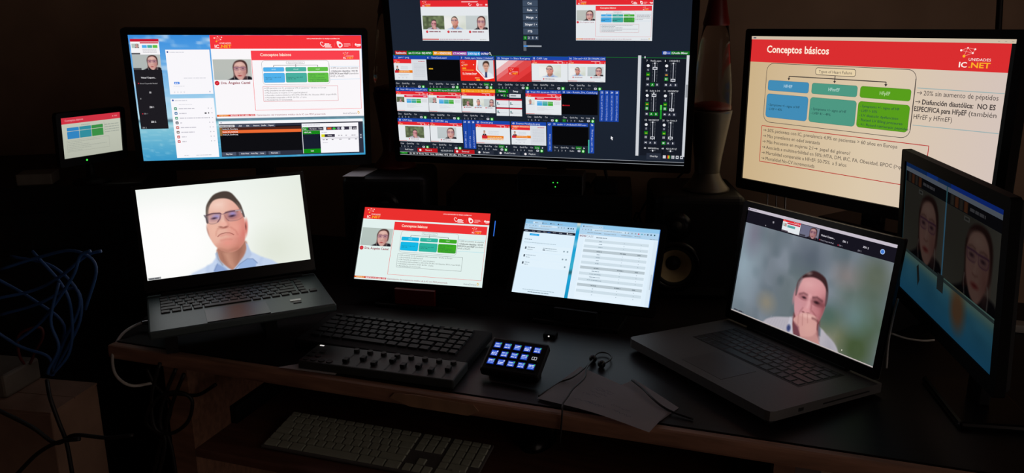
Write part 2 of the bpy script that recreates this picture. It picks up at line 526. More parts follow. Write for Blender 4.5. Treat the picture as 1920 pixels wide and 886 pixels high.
    I = blob(I, X, Y, 930, 512, 40, 26, rgb(238, 178, 162), 16)
    I = blob(I, X, Y, 896, 545, 18, 7, rgb(122, 62, 56), 9, 12, .85)
    I = blob(I, X, Y, 950, 552, 22, 8, rgb(110, 52, 48), 9, -12, .85)
    I = blob(I, X, Y, 925, 560, 42, 9, rgb(176, 104, 92), 10, 0, .6)
    I = stroke(I, X, Y, [(846, 657), (866, 640), (884, 630), (942, 621), (992, 629), (1016, 642), (1033, 656)], 7, rgb(128, 62, 58), 6, .9)
    I = stroke(I, X, Y, [(880, 652), (942, 642), (1000, 650)], 16, rgb(214, 134, 124), 14, .6)
    I = stroke(I, X, Y, [(862, 560), (836, 600), (828, 640)], 9, rgb(196, 130, 114), 14, .5)
    I = stroke(I, X, Y, [(1010, 560), (1064, 610), (1080, 660)], 9, rgb(188, 108, 98), 14, .5)
    I = stroke(I, X, Y, [(880, 708), (940, 700), (1000, 708)], 12, rgb(204, 126, 114), 16, .5)
    I = stroke(I, X, Y, [(850, 812), (940, 850), (1060, 830)], 16, rgb(166, 106, 92), 24, .55)
    return I

def bg_man2(X, Y):          # blurred foliage background, 1680 x 1050
    n = noise(X / 190 + 3, Y / 210 + 1); m = noise(X / 110 + 9, Y / 120 + 7); k = noise(X / 260 + 20, Y / 240 + 31)
    I = flat(X, rgb(106, 116, 124))
    I = mix(I, np.clip(n * 1.5 - .3, 0, 1) * .6, rgb(138, 146, 160))
    I = mix(I, np.clip(m * 1.6 - .8, 0, 1) * .7, rgb(84, 98, 106))
    I = mix(I, np.clip(k * 1.6 - .5, 0, 1) * np.clip((X - 500) / 900, 0, 1) * np.clip(Y / 700, .3, 1) * .9, rgb(78, 96, 78))
    I = blob(I, X, Y, 60, 560, 170, 330, rgb(148, 168, 180), 150, 0, .8)
    I = blob(I, X, Y, 1200, 930, 180, 180, rgb(124, 122, 82), 90, 0, .6)
    I = blob(I, X, Y, 1480, 960, 150, 170, rgb(56, 74, 34), 90, 0, .75)
    I = blob(I, X, Y, 1150, 760, 120, 110, rgb(66, 94, 84), 80, 0, .7)
    I = blob(I, X, Y, 1420, 700, 110, 120, rgb(104, 132, 134), 80, 0, .6)
    I = blob(I, X, Y, 1250, 370, 120, 90, rgb(134, 122, 120), 70, 0, .7)
    I = blob(I, X, Y, 1530, 300, 150, 140, rgb(84, 92, 66), 90, 0, .6)
    I = blob(I, X, Y, 430, 850, 90, 80, rgb(150, 136, 110), 60, 0, .6)
    I = blob(I, X, Y, 830, 300, 150, 130, rgb(78, 86, 100), 100, 0, .6)
    I = blob(I, X, Y, 130, 250, 80, 150, rgb(112, 98, 118), 70, 0, .5)
    return I
def man2(X, Y):
    I = bg_man2(X, Y)
    sh = smooth_pts([(400, 1090), (422, 1052), (469, 1000), (573, 948), (731, 902), (800, 880), (1068, 890), (1160, 928), (1259, 979), (1312, 1040), (1340, 1110), (900, 1180)])
    I = area(I, X, Y, sh, rgb(178, 173, 182), 9)
    I = area(I, X, Y, [(1180, 950), (1250, 990), (1290, 1075), (1170, 1075)], rgb(154, 152, 164), 50, .6)
    for q in range(9): I = stroke(I, X, Y, [(470 + q * 34, 1060), (520 + q * 28, 955)], 5, rgb(164, 159, 170), 6, .5)
    I = area(I, X, Y, [(770, 850), (1060, 800), (1080, 920), (1040, 1075), (820, 1075), (766, 960)], rgb(112, 62, 64), 14)
    I = area(I, X, Y, [(735, 900), (764, 905), (776, 960), (800, 1040), (800, 1060), (750, 1060), (722, 980)], rgb(192, 189, 200), 8)
    I = blob(I, X, Y, 742, 1005, 22, 32, rgb(56, 66, 112), 10)
    I = area(I, X, Y, [(1060, 870), (1092, 905), (1100, 965), (1066, 975)], rgb(98, 112, 124), 10)
    I = blob(I, X, Y, 746, 690, 18, 70, rgb(176, 126, 134), 9, 4)
    head = smooth_pts([(905, 440), (1000, 455), (1068, 530), (1092, 620), (1092, 705), (1075, 790), (1050, 850), (980, 920), (890, 920), (810, 890), (772, 830), (752, 740), (748, 640), (762, 560), (815, 480)])
    I = area(I, X, Y, head, rgb(200, 140, 144), 8)
    hd = sm(poly_d(X, Y, head), 10)
    def on(J, a): return I * (1 - (hd * a)[..., None]) + J * (hd * a)[..., None]
    I = on(blob(I, X, Y, 1085, 760, 66, 170, rgb(124, 62, 68), 60), .9)
    I = on(blob(I, X, Y, 900, 550, 120, 50, rgb(224, 170, 170), 60), .9)
    I = on(blob(I, X, Y, 1000, 590, 80, 60, rgb(208, 142, 146), 50), .7)
    I = on(blob(I, X, Y, 800, 770, 50, 70, rgb(200, 144, 152), 50), .8)
    I = on(blob(I, X, Y, 1010, 770, 60, 50, rgb(192, 122, 128), 40), .8)
    hair = smooth_pts([(752, 680), (748, 570), (788, 498), (845, 450), (905, 416), (984, 424), (1052, 460), (1092, 545), (1102, 640), (1092, 690), (1084, 620), (1066, 540), (1010, 490), (929, 474), (856, 488), (792, 522), (768, 590), (762, 670)])
    I = area(I, X, Y, hair, rgb(58, 34, 36), 9)
    I = area(I, X, Y, [(752, 560), (788, 505), (800, 516), (772, 600), (762, 670), (752, 670)], rgb(124, 112, 118), 12, .8)
    I = blob(I, X, Y, 862, 452, 24, 12, rgb(150, 136, 134), 12, -20, .7)
    I = area(I, X, Y, [(1078, 560), (1096, 570), (1104, 650), (1090, 680)], rgb(108, 90, 96), 12, .7)
    I = stroke(I, X, Y, [(796, 662), (838, 642), (884, 648)], 13, rgb(98, 56, 62), 12, .8)
    I = stroke(I, X, Y, [(950, 652), (992, 640), (1050, 656)], 15, rgb(80, 42, 48), 12, .8)
    I = blob(I, X, Y, 846, 680, 46, 18, rgb(134, 78, 86), 16, 0, .85)
    I = blob(I, X, Y, 1000, 686, 56, 26, rgb(96, 48, 54), 18, 4, .85)
    I = blob(I, X, Y, 852, 680, 17, 8, rgb(44, 24, 32), 8)
    I = blob(I, X, Y, 996, 686, 20, 8, rgb(38, 20, 26), 8)
    I = stroke(I, X, Y, [(818, 700), (850, 706), (880, 698)], 6, rgb(170, 108, 116), 8, .6)
    I = stroke(I, X, Y, [(960, 712), (1000, 716), (1040, 708)], 6, rgb(150, 86, 92), 8, .6)
    I = stroke(I, X, Y, [(910, 650), (914, 720), (904, 780)], 30, rgb(226, 170, 172), 20, .8)
    I = stroke(I, X, Y, [(940, 690), (950, 750), (948, 785)], 12, rgb(150, 88, 94), 12, .65)
    I = blob(I, X, Y, 904, 788, 38, 20, rgb(212, 150, 152), 12)
    I = blob(I, X, Y, 872, 812, 12, 6, rgb(96, 46, 50), 7, 0, .85)
    I = blob(I, X, Y, 926, 808, 15, 6, rgb(88, 42, 46), 7, -8, .85)
    I = stroke(I, X, Y, [(860, 775), (836, 815), (828, 850)], 8, rgb(146, 88, 94), 10, .6)
    I = stroke(I, X, Y, [(965, 775), (1006, 800), (1040, 840)], 8, rgb(138, 76, 80), 10, .6)
    # fist in front of the mouth, forearm below
    I = area(I, X, Y, smooth_pts([(852, 960), (1040, 920), (1085, 1000), (1120, 1090), (900, 1120), (880, 1030)]), rgb(190, 138, 134), 9)
    I = area(I, X, Y, [(1046, 850), (1066, 900), (1100, 1010), (1060, 960)], rgb(130, 76, 78), 14, .7)
    hand = smooth_pts([(778, 905), (812, 864), (862, 828), (924, 806), (985, 806), (1030, 830), (1044, 890), (1044, 950), (1000, 1000), (900, 1030), (858, 985), (802, 948)])
    I = area(I, X, Y, hand, rgb(206, 153, 148), 7)
    I = blob(I, X, Y, 930, 832, 66, 16, rgb(228, 182, 174), 16, -4)
    I = blob(I, X, Y, 960, 930, 60, 60, rgb(212, 160, 152), 40, 0, .8)
    for a, b in (((826, 858), (838, 940)), ((870, 834), (888, 930)), ((922, 816), (940, 890))):
        I = stroke(I, X, Y, [a, b], 6, rgb(160, 104, 102), 8, .55)
    I = stroke(I, X, Y, [(984, 836), (1016, 836), (1040, 846)], 16, rgb(104, 56, 58), 12, .75)
    I = area(I, X, Y, [(790, 930), (850, 960), (880, 1040), (850, 1075), (800, 1010)], rgb(112, 64, 76), 14, .85)
    return I

def woman(bg=(184, 196, 190), tint=(1, 1, 1)):
    def f(U, V):
        X, Y = U * 16, V * 9
        I = flat(X, rgb(*bg))
        I = mix(I, np.clip((X - 9) / 8, 0, 1) * .35, rgb(206, 214, 208))
        I = mix(I, np.clip((Y - 4) / 6, 0, 1) * np.clip((10 - X) / 10, 0, 1) * .3, rgb(160, 176, 176))
        I = area(I, X, Y, [(5.0, 9.3), (6.6, 8.6), (7.8, 8.0), (8.6, 7.2), (13.8, 7.4), (15.2, 7.6), (15.9, 8.2), (15.9, 9.5), (5, 9.5)], rgb(26, 24, 32), .25)
        I = area(I, X, Y, smooth_pts([(8.1, 3.4), (8.7, 1.6), (9.9, .6), (11.6, .3), (13.2, .7), (14.2, 2.2), (14.3, 4.8), (13.8, 6.4), (11.6, 7.8), (9.2, 7.8), (8.1, 8.2), (8.3, 6)]), rgb(74, 46, 44), .22)
        face = smooth_pts([(11, 1.1), (12.4, 1.3), (13.5, 2.6), (13.7, 4.6), (13.4, 6.4), (12.6, 8.0), (11.5, 9.1), (10.0, 8.6), (9.0, 7.0), (8.5, 5), (8.6, 3.1), (9.5, 1.7)])
        I = area(I, X, Y, face, rgb(210, 164, 154), .2)
        I = blob(I, X, Y, 10.9, 2.2, 1.5, .7, rgb(228, 188, 176), .6)
        I = blob(I, X, Y, 13.0, 6.2, .9, 2, rgb(180, 120, 114), .8, 0, .7)
        I = blob(I, X, Y, 9.4, 6.0, .6, 1, rgb(218, 166, 158), .5)
        for cx in (9.75, 12.35):
            I = blob(I, X, Y, cx, 4.05, 1.0, .6, rgb(166, 122, 136), .4, 0, .7)
            I = blob(I, X, Y, cx, 4.05, .42, .17, rgb(76, 48, 62), .16)
            I = stroke(I, X, Y, [(cx - .8, 3.2), (cx, 3.0), (cx + .75, 3.15)], .16, rgb(110, 72, 66), .16, .6)
            I = stroke(I, X, Y, smooth_pts([(cx - 1.05, 3.55), (cx + 1.05, 3.5), (cx + .9, 4.6), (cx - .85, 4.65), (cx - 1.05, 3.55)])[:-5], .1, rgb(112, 62, 108), .1, .8)
        I = stroke(I, X, Y, [(8.6, 3.5), (10.7, 3.5), (11.4, 3.55), (13.6, 3.45)], .15, rgb(96, 52, 100), .11, .85)
        I = stroke(I, X, Y, [(11.0, 4), (10.8, 5.2), (10.6, 5.7)], .4, rgb(226, 180, 170), .25, .8)
        I = stroke(I, X, Y, [(10.2, 6), (10.8, 6.15), (11.4, 5.95)], .14, rgb(156, 98, 92), .16, .7)
        I = blob(I, X, Y, 10.85, 7.2, .8, .34, rgb(184, 88, 88), .2)
        I = blob(I, X, Y, 10.85, 7.18, .5, .09, rgb(120, 48, 50), .12, 0, .8)
        I = stroke(I, X, Y, [(8.4, 6.6), (8.3, 7.6), (8.7, 9.1)], .14, rgb(210, 206, 204), .12, .8)
        I = stroke(I, X, Y, [(13.6, 6.4), (13.9, 7.6), (13.8, 9.1)], .14, rgb(210, 206, 204), .12, .8)
        return I * np.asarray(tint)
    return f

def t_man1(U, V): return man1(260 + U * 1450, 60 + V * 1060) * .93
def t_man2(U, V):
    I = man2(150 + U * 1500, 150 + V * 900)
    g = flat(U, rgb(96, 108, 78)); k = noise(U * 9, V * 6)[..., None]
    b = bg_man2(150 + U * 1500, 150 + V * 900)
    w = np.clip(1 - np.abs(I - b).sum(-1) * 8, 0, 1)[..., None]
    return I * (1 - w) + (g * (.75 + .6 * k)) * w
def t_doctor(U, V):
    X, Y = U * 10, V * 11
    I = flat(X, rgb(206, 212, 218))
    I = area(I, X, Y, [(1.2, 11.2), (2, 8.6), (4, 7.4), (6.4, 7.2), (9, 8.6), (10.2, 11.2)], rgb(226, 232, 240), .3)
    I = area(I, X, Y, [(4.2, 5.2), (6.2, 5.2), (6, 7.6), (5.2, 8.2), (4.5, 7.6)], rgb(196, 146, 126), .3)
    I = area(I, X, Y, [(4.5, 7.5), (5.6, 7.4), (5.7, 11), (4.3, 11)], rgb(28, 42, 96), .2)
    I = blob(I, X, Y, 5.2, 3.9, 1.75, 2.5, rgb(214, 164, 142), .3)
    I = area(I, X, Y, smooth_pts([(3.2, 4), (3.2, 2), (4.4, .7), (6.2, .6), (7.2, 1.8), (7.2, 4), (6.8, 3), (6, 2), (4.6, 1.9), (3.7, 2.8)]), rgb(64, 44, 34), .25)
    for cx in (4.5, 6): I = blob(I, X, Y, cx, 3.7, .4, .2, rgb(70, 44, 38), .2)
    return blob(I, X, Y, 5.2, 5.4, .6, .18, rgb(168, 96, 86), .2)
def t_presenter(U, V):
    X, Y = U * 10, V * 10
    I = flat(X, rgb(232, 232, 234))
    I = area(I, X, Y, [(1, 10.2), (1.8, 7), (4, 6), (6, 6), (8.4, 7), (9.4, 10.2)], rgb(44, 34, 40), .4)
    I = blob(I, X, Y, 5, 3.4, 1.9, 2.8, rgb(206, 156, 134), .3)
    I = blob(I, X, Y, 5, 1.4, 1.8, .9, rgb(120, 110, 104), .3)
    return area(I, X, Y, [(4.2, 6), (5.8, 6), (5, 9)], rgb(226, 226, 230), .3)

# palettes -----------------------------------------------------------
PAL = {
    'cool': dict(white=rgb(250, 247, 250), red=rgb(246, 52, 58), red2=rgb(250, 66, 78), b=rgb(82, 178, 236), t=rgb(74, 176, 160), g=rgb(98, 192, 70), ink=rgb(120, 116, 122), pane=rgb(252, 250, 252)),
    'cream': dict(white=rgb(230, 208, 170), red=rgb(216, 46, 46), red2=rgb(218, 46, 48), b=rgb(66, 140, 182), t=rgb(78, 152, 130), g=rgb(88, 158, 28), ink=rgb(80, 71, 69), pane=rgb(228, 207, 168)),
    'mint': dict(white=rgb(226, 241, 238), red=rgb(234, 48, 46), red2=rgb(238, 50, 52), b=rgb(20, 184, 230), t=rgb(46, 180, 158), g=rgb(62, 172, 38), ink=rgb(112, 118, 118), pane=rgb(229, 243, 240)),
    'small': dict(white=rgb(196, 200, 184), red=rgb(206, 50, 66), red2=rgb(206, 50, 66), b=rgb(50, 132, 192), t=rgb(50, 140, 156), g=rgb(58, 142, 70), ink=rgb(150, 152, 142), pane=rgb(190, 196, 180)),
    'tv': dict(white=rgb(228, 232, 236), red=rgb(228, 40, 48), red2=rgb(234, 54, 62), b=rgb(70, 168, 226), t=rgb(62, 168, 160), g=rgb(70, 172, 60), ink=rgb(158, 160, 166), pane=rgb(230, 234, 238)),
}
YEL = rgb(255, 176, 40)

def logo(c, x, y, w, h, light=True, dark=False):
    """network emblem over the two-line wordmark, in a w x h box"""
    W_ = rgb(255, 236, 232)
    c.push(x, y, x + w, y + h, 200, 130)
    P = [(8, 10), (46, 4), (96, 18), (88, 40), (70, 56), (24, 60)]
    pts = [(6, 20), (46, 4), (92, 12), (80, 36), (28, 56), (46, 4), (80, 36), (6, 20)]
    c.line(pts, 2.4, rgb(250, 160, 150))
    for (px, py), r in zip([(6, 20), (46, 4), (92, 12), (80, 36), (28, 56)], (7, 5, 6, 6, 9)):
        c.ell(px, py, r, r, YEL if r == 9 else W_, 10)
    c.text(58, 84, 17, 'UNIDADES', W_, 0, 138)
    c.text(0, 126, 32, 'IC', rgb(255, 246, 240), 1, 54)
    c.text(62, 126, 32, '.NET', YEL, 1, 134)
    c.pop()

def arrow(c, x, y, s, col):
    c.line([(x, y), (x + 1.5 * s, y)], s * .16, col)
    c.line([(x + s, y - s * .42), (x + 1.5 * s, y), (x + s, y + s * .42)], s * .16, col)

def slide(c, pal, fine=True, lw=3, textual=True):
    """the 'Conceptos básicos' slide, 1920 x 1080 units"""
    p = PAL[pal]; ink = p['ink']; dk0 = tuple(x * .75 for x in ink)
    c.rect(0, 0, 1920, 1080, p['white'])
    c.rect(0, 0, 1920, 168, p['red2'])
    c.text(148, 95, 50, 'Conceptos básicos', rgb(255, 232, 214), 1, 548)
    logo(c, 1622, 26, 196, 124)
    if pal == 'cream':      # this panel shows warmer at its left side
        def tone(u, v):
            a = np.array(rgb(203, 177, 136)); b = np.array(rgb(219, 200, 172)); d = np.array(rgb(213, 196, 187))
            t = u[..., None]
            return np.where(t < .55, a + (b - a) * t / .55, b + (d - b) * (t - .55) / .45)
        c.photo(0, 168, 1920, 1080, 24, 4, tone)
        c.ring(163, 174, 1362, 615, 60, lw, ink)
    else: c.rbox(163, 174, 1362, 615, 60, lw, ink, p['pane'])
    c.line([(1361, 230), (1361, 560)], lw * 1.5, dk0)
    c.rbox(597, 188, 924, 241, 20, lw, ink, p['pane'])
    if textual: c.text(760, 225, 20, 'Types of Heart Failure', ink, 0, 270, 'c')
    else: c.words(625, 224, 270, 16, ink, 3)
    dk = tuple(x * .7 for x in ink)
    c.line([(372, 286), (372, 262), (1155, 262), (1155, 286)], lw * 1.6, dk)
    c.line([(763, 241), (763, 288)], lw * 1.6, dk)
    for x in (372, 763, 1155): c.poly([(x - 12, 276), (x + 12, 276), (x, 292)], dk, True)
    for (x0, x1), k, t in (((185, 554), 'b', 'HFrEF'), ((578, 949), 't', 'HFmrEF'), ((970, 1339), 'g', 'HFpEF')):
        e = tuple(v * .8 for v in p[k])
        c.rbox(x0, 298, x1, 376, 18, 2, e, p[k])
        c.rbox(x0 - 4, 400, x1 + 4, 578, 24, 2, e, p[k])
        c.text((x0 + x1) / 2, 347, 22, t, tuple(.45 * v + .55 for v in p[k]), 1, 15.5 * len(t), 'c')
    ti = rgb(32, 60, 66)
    L = [['- Symptoms +/- signs of HF', '- LVEF < 40%'], ['- Symptoms +/- signs of HF', '- LVEF 41 - 49%'],
         ['- Symptoms +/- signs of HF', '- LVEF > 50%', '- LV diastolic dysfunction', '- Raised LV filling pressures', '- +/- Raised natriuretic peptides']]
    for x, ls in zip((198, 588, 980), L):
        y = 490 if len(ls) == 2 else 440
        for s_ in ls:
            if textual: c.text(x, y, 17, s_, ti, 0, 11.2 * len(s_))
            else: c.words(x, y, 11 * len(s_), 12, ti, len(s_))
            y += 31
    # right hand notes
    bl = tuple(.5 * a + .5 * b for a, b in zip(p['b'], p['white']))
    c.line([(1376, 287), (1919, 288)], lw * 1.2, bl)
    c.line([(1374, 525), (1918, 524)], lw * 1.2, bl)
    di = tuple(v * .8 for v in ink)
    R = [(1422, 331, '20% sin aumento de péptidos', 0, 468, True), (1418, 388, 'Disfunción diastólica:  NO ES', 1, 462, True),
         (1370, 434, 'ESPECIFICA para HFpEF', 1, 342, False), (1722, 434, '(también', 0, 172, False), (1372, 484, 'HFrEF y HFmEF)', 0, 258, False)]
    for x, y, t, b, w, a in R:
        if textual: c.text(x, y, 30, t, di, b, w)
        else: c.words(x, y, w, 20, ink, len(t))
        if a: arrow(c, x - 44, y - 14, 22, di)
    c.box(156, 647, 1500, 924, lw * 1.3, tuple(v * .85 for v in p['red']) if pal != 'mint' else ink)
    B = ['50% pacientes con IC, prevalencia 4,9% en pacientes > 60 años en Europa', 'Más prevalente en edad avanzada', 'Más frecuente en mujeres 2:1', 'Asociada a multimorbilidad en 50%::HTA, DM, IRC, FA, Obesidad, EPOC (>que HFrEF)', 'Mortalidad comparable a HFrEF: 50-75%  a 5 años', 'Mortalidad No-CV incrementada']
    Wd = [1076, 478, 430, 1260, 712, 450]
    for i, (t, w) in enumerate(zip(B, Wd)):
        y = 690 + i * 43.5
        arrow(c, 172, y - 11, 19, di)
        if textual: c.text(212, y, 25, t, di, 0, w)
        else: c.words(212, y, w, 17, ink, i)
        if i == 2:
            arrow(c, 644, y - 11, 19, di)
            if textual: c.text(694, y, 25, 'papel del género?', di, 0, 250)
            else: c.words(694, y, 250, 17, ink, 9)

def heart(c, x, y, r, col, lw):
    P = []
    for k in range(25):
        t = 2 * math.pi * k / 24
        P.append((x + r * 16 * math.sin(t) ** 3 / 16, y - r * (13 * math.cos(t) - 5 * math.cos(2 * t) - 2 * math.cos(3 * t) - math.cos(4 * t)) / 16))
    c.line(P[6:] , lw, col)

def header(c, pal, lw=1.0):
    p = PAL[pal]
    c.rect(0, 0, 1920, 172, p['red'])
    logo(c, 50, 12, 212, 152)
    w = rgb(255, 232, 230)
    c.text(1212, 48, 13, 'CON LA PARTICIPACIÓN Y EL TRABAJO ACADÉMICO DE', w, 1, 425)
    heart(c, 1420, 112, 36, w, 8)
    for k in range(4): c.rect(1440, 104 + k * 14, 1440 + (60, 84, 76, 92)[k], 113 + k * 14, w, fine=True)
    c.line([(1570, 96), (1570, 150)], 2, rgb(250, 120, 120))
    c.poly(smooth_pts([(1600, 78), (1640, 84), (1672, 116), (1668, 146), (1632, 160), (1606, 130)]), w, True)
    c.ell(1640, 124, 17, 17, p['red'], 14)
    for k in range(3): c.rect(1690, 104 + k * 17, 1690 + (84, 90, 60)[k], 112 + k * 17, rgb(250, 170, 168), fine=True)
    c.line([(1802, 96), (1802, 150)], 2, rgb(250, 120, 120))
    c.ell(1846, 118, 14, 15, w, 10)
    c.rect(1862, 110, 1912, 128, w, fine=True)
    c.poly([(1850, 134), (1915, 130), (1900, 142), (1862, 146)], w, True)

def footer(c, pal):
    p = PAL[pal]
    c.rect(0, 1030, 487, 1056, tuple(v * .86 for v in p['red']))
    c.rect(0, 1030, 160, 1056, rgb(226, 92, 30))
    c.text(22, 1052, 17, 'WEBINAR 3', rgb(255, 226, 150), 1, 120)
    c.text(172, 1052, 17, 'MARTES 25 DE ABRIL 2023', rgb(255, 232, 232), 1, 305)
    c.text(502, 1054, 22, 'Optimización del tratamiento médico de la IC con FEVI preservada', rgb(150, 40, 60), 0, 905)
    c.text(1640, 1052, 22, 'AstraZeneca', rgb(130, 128, 140), 0, 190)
    c.line([(1836, 1014), (1856, 1022), (1862, 1040), (1840, 1052)], 7, rgb(226, 178, 40))
    c.line([(1850, 1010), (1846, 1030), (1832, 1036)], 6, rgb(226, 178, 40))

def badge(c, x, y, r, col=rgb(206, 36, 52)):
    c.ell(x, y, r, r, col, 18)
    c.line([(x - r * .5, y - r * .1), (x, y + r * .3), (x + r * .5, y - r * .35)], r * .16, rgb(240, 120, 120))

def event(c, pal, nx=70, textual=True):
    """full programme picture: header band, speaker picture, inner slide, footer"""
    p = PAL[pal]
    c.rect(0, 0, 1920, 1080, p['white'])
    header(c, pal)
    c.photo(11, 306, 486, 572, nx, int(nx * .56), woman((182, 196, 190) if pal == 'mint' else (186, 190, 184)))
    badge(c, 40, 612, 30)
    c.text(86, 626, 30, 'Dra. Ángeles Castel', rgb(150, 42, 62), 1 if textual else 0, 372)
    c.rect(494, 196, 1892, 980, p['red'])
    c.push(499, 198, 1888, 976)
    slide(c, pal, textual=textual, lw=4)
    c.pop()
    footer(c, pal)

# ------------------------------------------------------------------ the setting
def struct(name, bm, m):
    o = part(name, bm, m)
    o['kind'] = 'structure'
    return o
def quad_wall(name, pts, m, thick):
    """vertical wall slab between two plan points, thickness away from the room"""
    (ax, ay), (bx, by) = pts
    d = Vector((bx - ax, by - ay)).normalized(); n = Vector((-d.y, d.x)) * thick
    bm = bmesh.new()
    prism(bm, [(ax, ay), (bx, by), (bx + n.x, by + n.y), (ax + n.x, ay + n.y)], 0.0, 2.6)
    return struct(name, bm, m)
# room plan, counter-clockwise seen from above, walls thickened outwards
PL = [(-1.75, 2.78), (1.62, 2.0)]
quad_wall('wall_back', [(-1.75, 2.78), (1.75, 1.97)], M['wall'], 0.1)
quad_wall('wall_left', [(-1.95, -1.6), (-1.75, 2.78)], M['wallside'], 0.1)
quad_wall('wall_right', [(1.75, 1.97), (1.75, 0.7)], M['wall'], 0.1)          # stops short, out of view, to let the warm world light in
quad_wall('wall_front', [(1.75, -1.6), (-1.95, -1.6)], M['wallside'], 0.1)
bm = bmesh.new(); box(bm, -2.1, 1.9, -1.75, 2.95, -0.1, 0.0); struct('floor', bm, M['floor'])
bm = bmesh.new(); box(bm, -2.1, 1.9, -1.75, 2.95, 2.6, 2.7); struct('ceiling', bm, M['ceil'])

# ------------------------------------------------------------------ desk
EX = Vector((0.9485, -0.3169, 0)); EY = Vector((0.3169, 0.9485, 0))   # along / away from the front edge
P1 = Vector((-0.8505, 1.6285, 0))
DR = Matrix(((EX.x, EY.x, 0), (EX.y, EY.y, 0), (0, 0, 1)))
desk = thing('desk', 'long dark desk with brown wooden front edge under all the screens', 'desk', (P1.x, P1.y, 0), DR)
DL = 2.0
bm = bmesh.new(); prism(bm, [(0, 0.012), (DL, 0.012), (DL, 0.9), (0.5, 0.9), (-0.2, 1.02), (-0.16, 0.5)], DESK - 0.03, DESK)
part('desk_top', bm, M['desktop'], desk)
bm = bmesh.new(); box(bm, -0.005, DL, -0.012, 0.012, DESK - 0.032, DESK - 0.001, 0.006)
part('front_edge', bm, M['wood'], desk)
bm = bmesh.new()
x0, x1 = 0.64, 0.838
prism(bm, [(x0 + .02, -0.0), (x0 + .06, -.012), (x1 - .02, -.012), (x1, 0), (x1 - .01, .011), (x0 + .07, .013), (x0 + .03, .010)], 0, 0.002)
for v in bm.verts: v.co = Vector((v.co.x, -0.0125 - v.co.z, DESK - 0.018 + v.co.y))
o = part('edge_strip', bm, M['palewood'], desk); o['label'] = 'pale worn strip on the desk edge'
bm = bmesh.new(); box(bm, 0.1, 0.16, 0.03, 0.6, 0.0, DESK - 0.03); part('side_panel', bm, M['wood'], desk)
bm = bmesh.new(); box(bm, 1.35, 1.385, 0.08, 0.6, 0.0, DESK - 0.03); part('side_panel', bm, M['wood'], desk)
bm = bmesh.new(); box(bm, 0.30, 1.345, -0.13, 0.4, 0.685, 0.703, 0.004); part('keyboard_tray', bm, M['traywood'], desk)
for xa in (0.302, 1.332):
    bm = bmesh.new(); box(bm, xa, xa + 0.014, -0.02, 0.45, 0.703, 0.74); part('tray_rail', bm, M['black'], desk)

# ------------------------------------------------------------------ monitors
def bezel_bm(w, h, t, b, depth, r=.007):
    bm = bmesh.new()
    X0, X1, Y0, Y1 = -w / 2 - t, w / 2 + t, -h / 2 - b, h / 2 + t
    out, inn = [], []
    for cx, cy, a, ix, iy in ((X1 - r, Y1 - r, 0, w / 2, h / 2), (X0 + r, Y1 - r, 90, -w / 2, h / 2), (X0 + r, Y0 + r, 180, -w / 2, -h / 2), (X1 - r, Y0 + r, 270, w / 2, -h / 2)):
        for k in range(6):
            q = math.radians(a + 18 * k)
            out.append((cx + r * math.cos(q), cy + r * math.sin(q))); inn.append((ix, iy))
    zs = (-depth * .5, .004)
    O = [[bm.verts.new((x, y, z)) for x, y in out] for z in zs]
    I = [[bm.verts.new((inn[k * 6][0], inn[k * 6][1], z)) for k in range(4)] for z in zs]
    n = len(out)
    for m in range(n):
        p = (m + 1) % n
        bm.faces.new((O[0][m], O[0][p], O[1][p], O[1][m]))
        a, c = m // 6, p // 6
        for L in (0, 1):
            f = (O[L][m], O[L][p], I[L][a]) if a == c else (O[L][m], O[L][p], I[L][c], I[L][a])
            bm.faces.new(f)
    for k in range(4): bm.faces.new((I[0][k], I[0][(k + 1) % 4], I[1][(k + 1) % 4], I[1][k]))
    return bm
def back_bm(w, h, t, b, depth):
    bm = bmesh.new()
    box(bm, -w / 2 - t * .8, w / 2 + t * .8, -h / 2 - b * .8, h / 2 + t * .8, -depth, -.001, min(.012, depth * .4))
    return bm
def monitor(root, scr, w, h, t, b, depth, canvas, bez='black', foot=None, foot_r=.1, neck_w=.05):
    part('bezel', bezel_bm(w, h, t, b, depth), M[bez], root, scr)
    part('back_cover', back_bm(w, h, t, b, depth), M['matte'], root, scr)
    canvas.build('display', root, scr)
    if foot:
        fx, fy, fz = foot
        n = Vector(scr.col[2][:3]); c = Vector(scr.col[3][:3])
        y = math.degrees(math.atan2(scr[1][0], scr[0][0]))
        top = c - n * (depth + .012)
        bm = bmesh.new(); box(bm, -neck_w / 2, neck_w / 2, -.012, .012, fz + .012, top.z - h * .1, .005)
        part('stand_neck', bm, M['black'], root, Matrix.Translation((fx, fy, 0)) @ yaw(y).to_4x4())
        bm = bmesh.new(); box(bm, -foot_r * 1.2, foot_r * 1.2, -foot_r * .8, foot_r * .8, fz, fz + .014, .006)
        part('stand_base', bm, M['gloss'], root, Matrix.Translation((fx, fy, 0)) @ yaw(y).to_4x4())
        bm = bmesh.new()
        box(bm, -.04, .04, -.04, .04, -.03, .0, .004)
        part('stand_hinge', bm, M['black'], root, scr @ Matrix.Translation((0, -h * .1, -depth)))

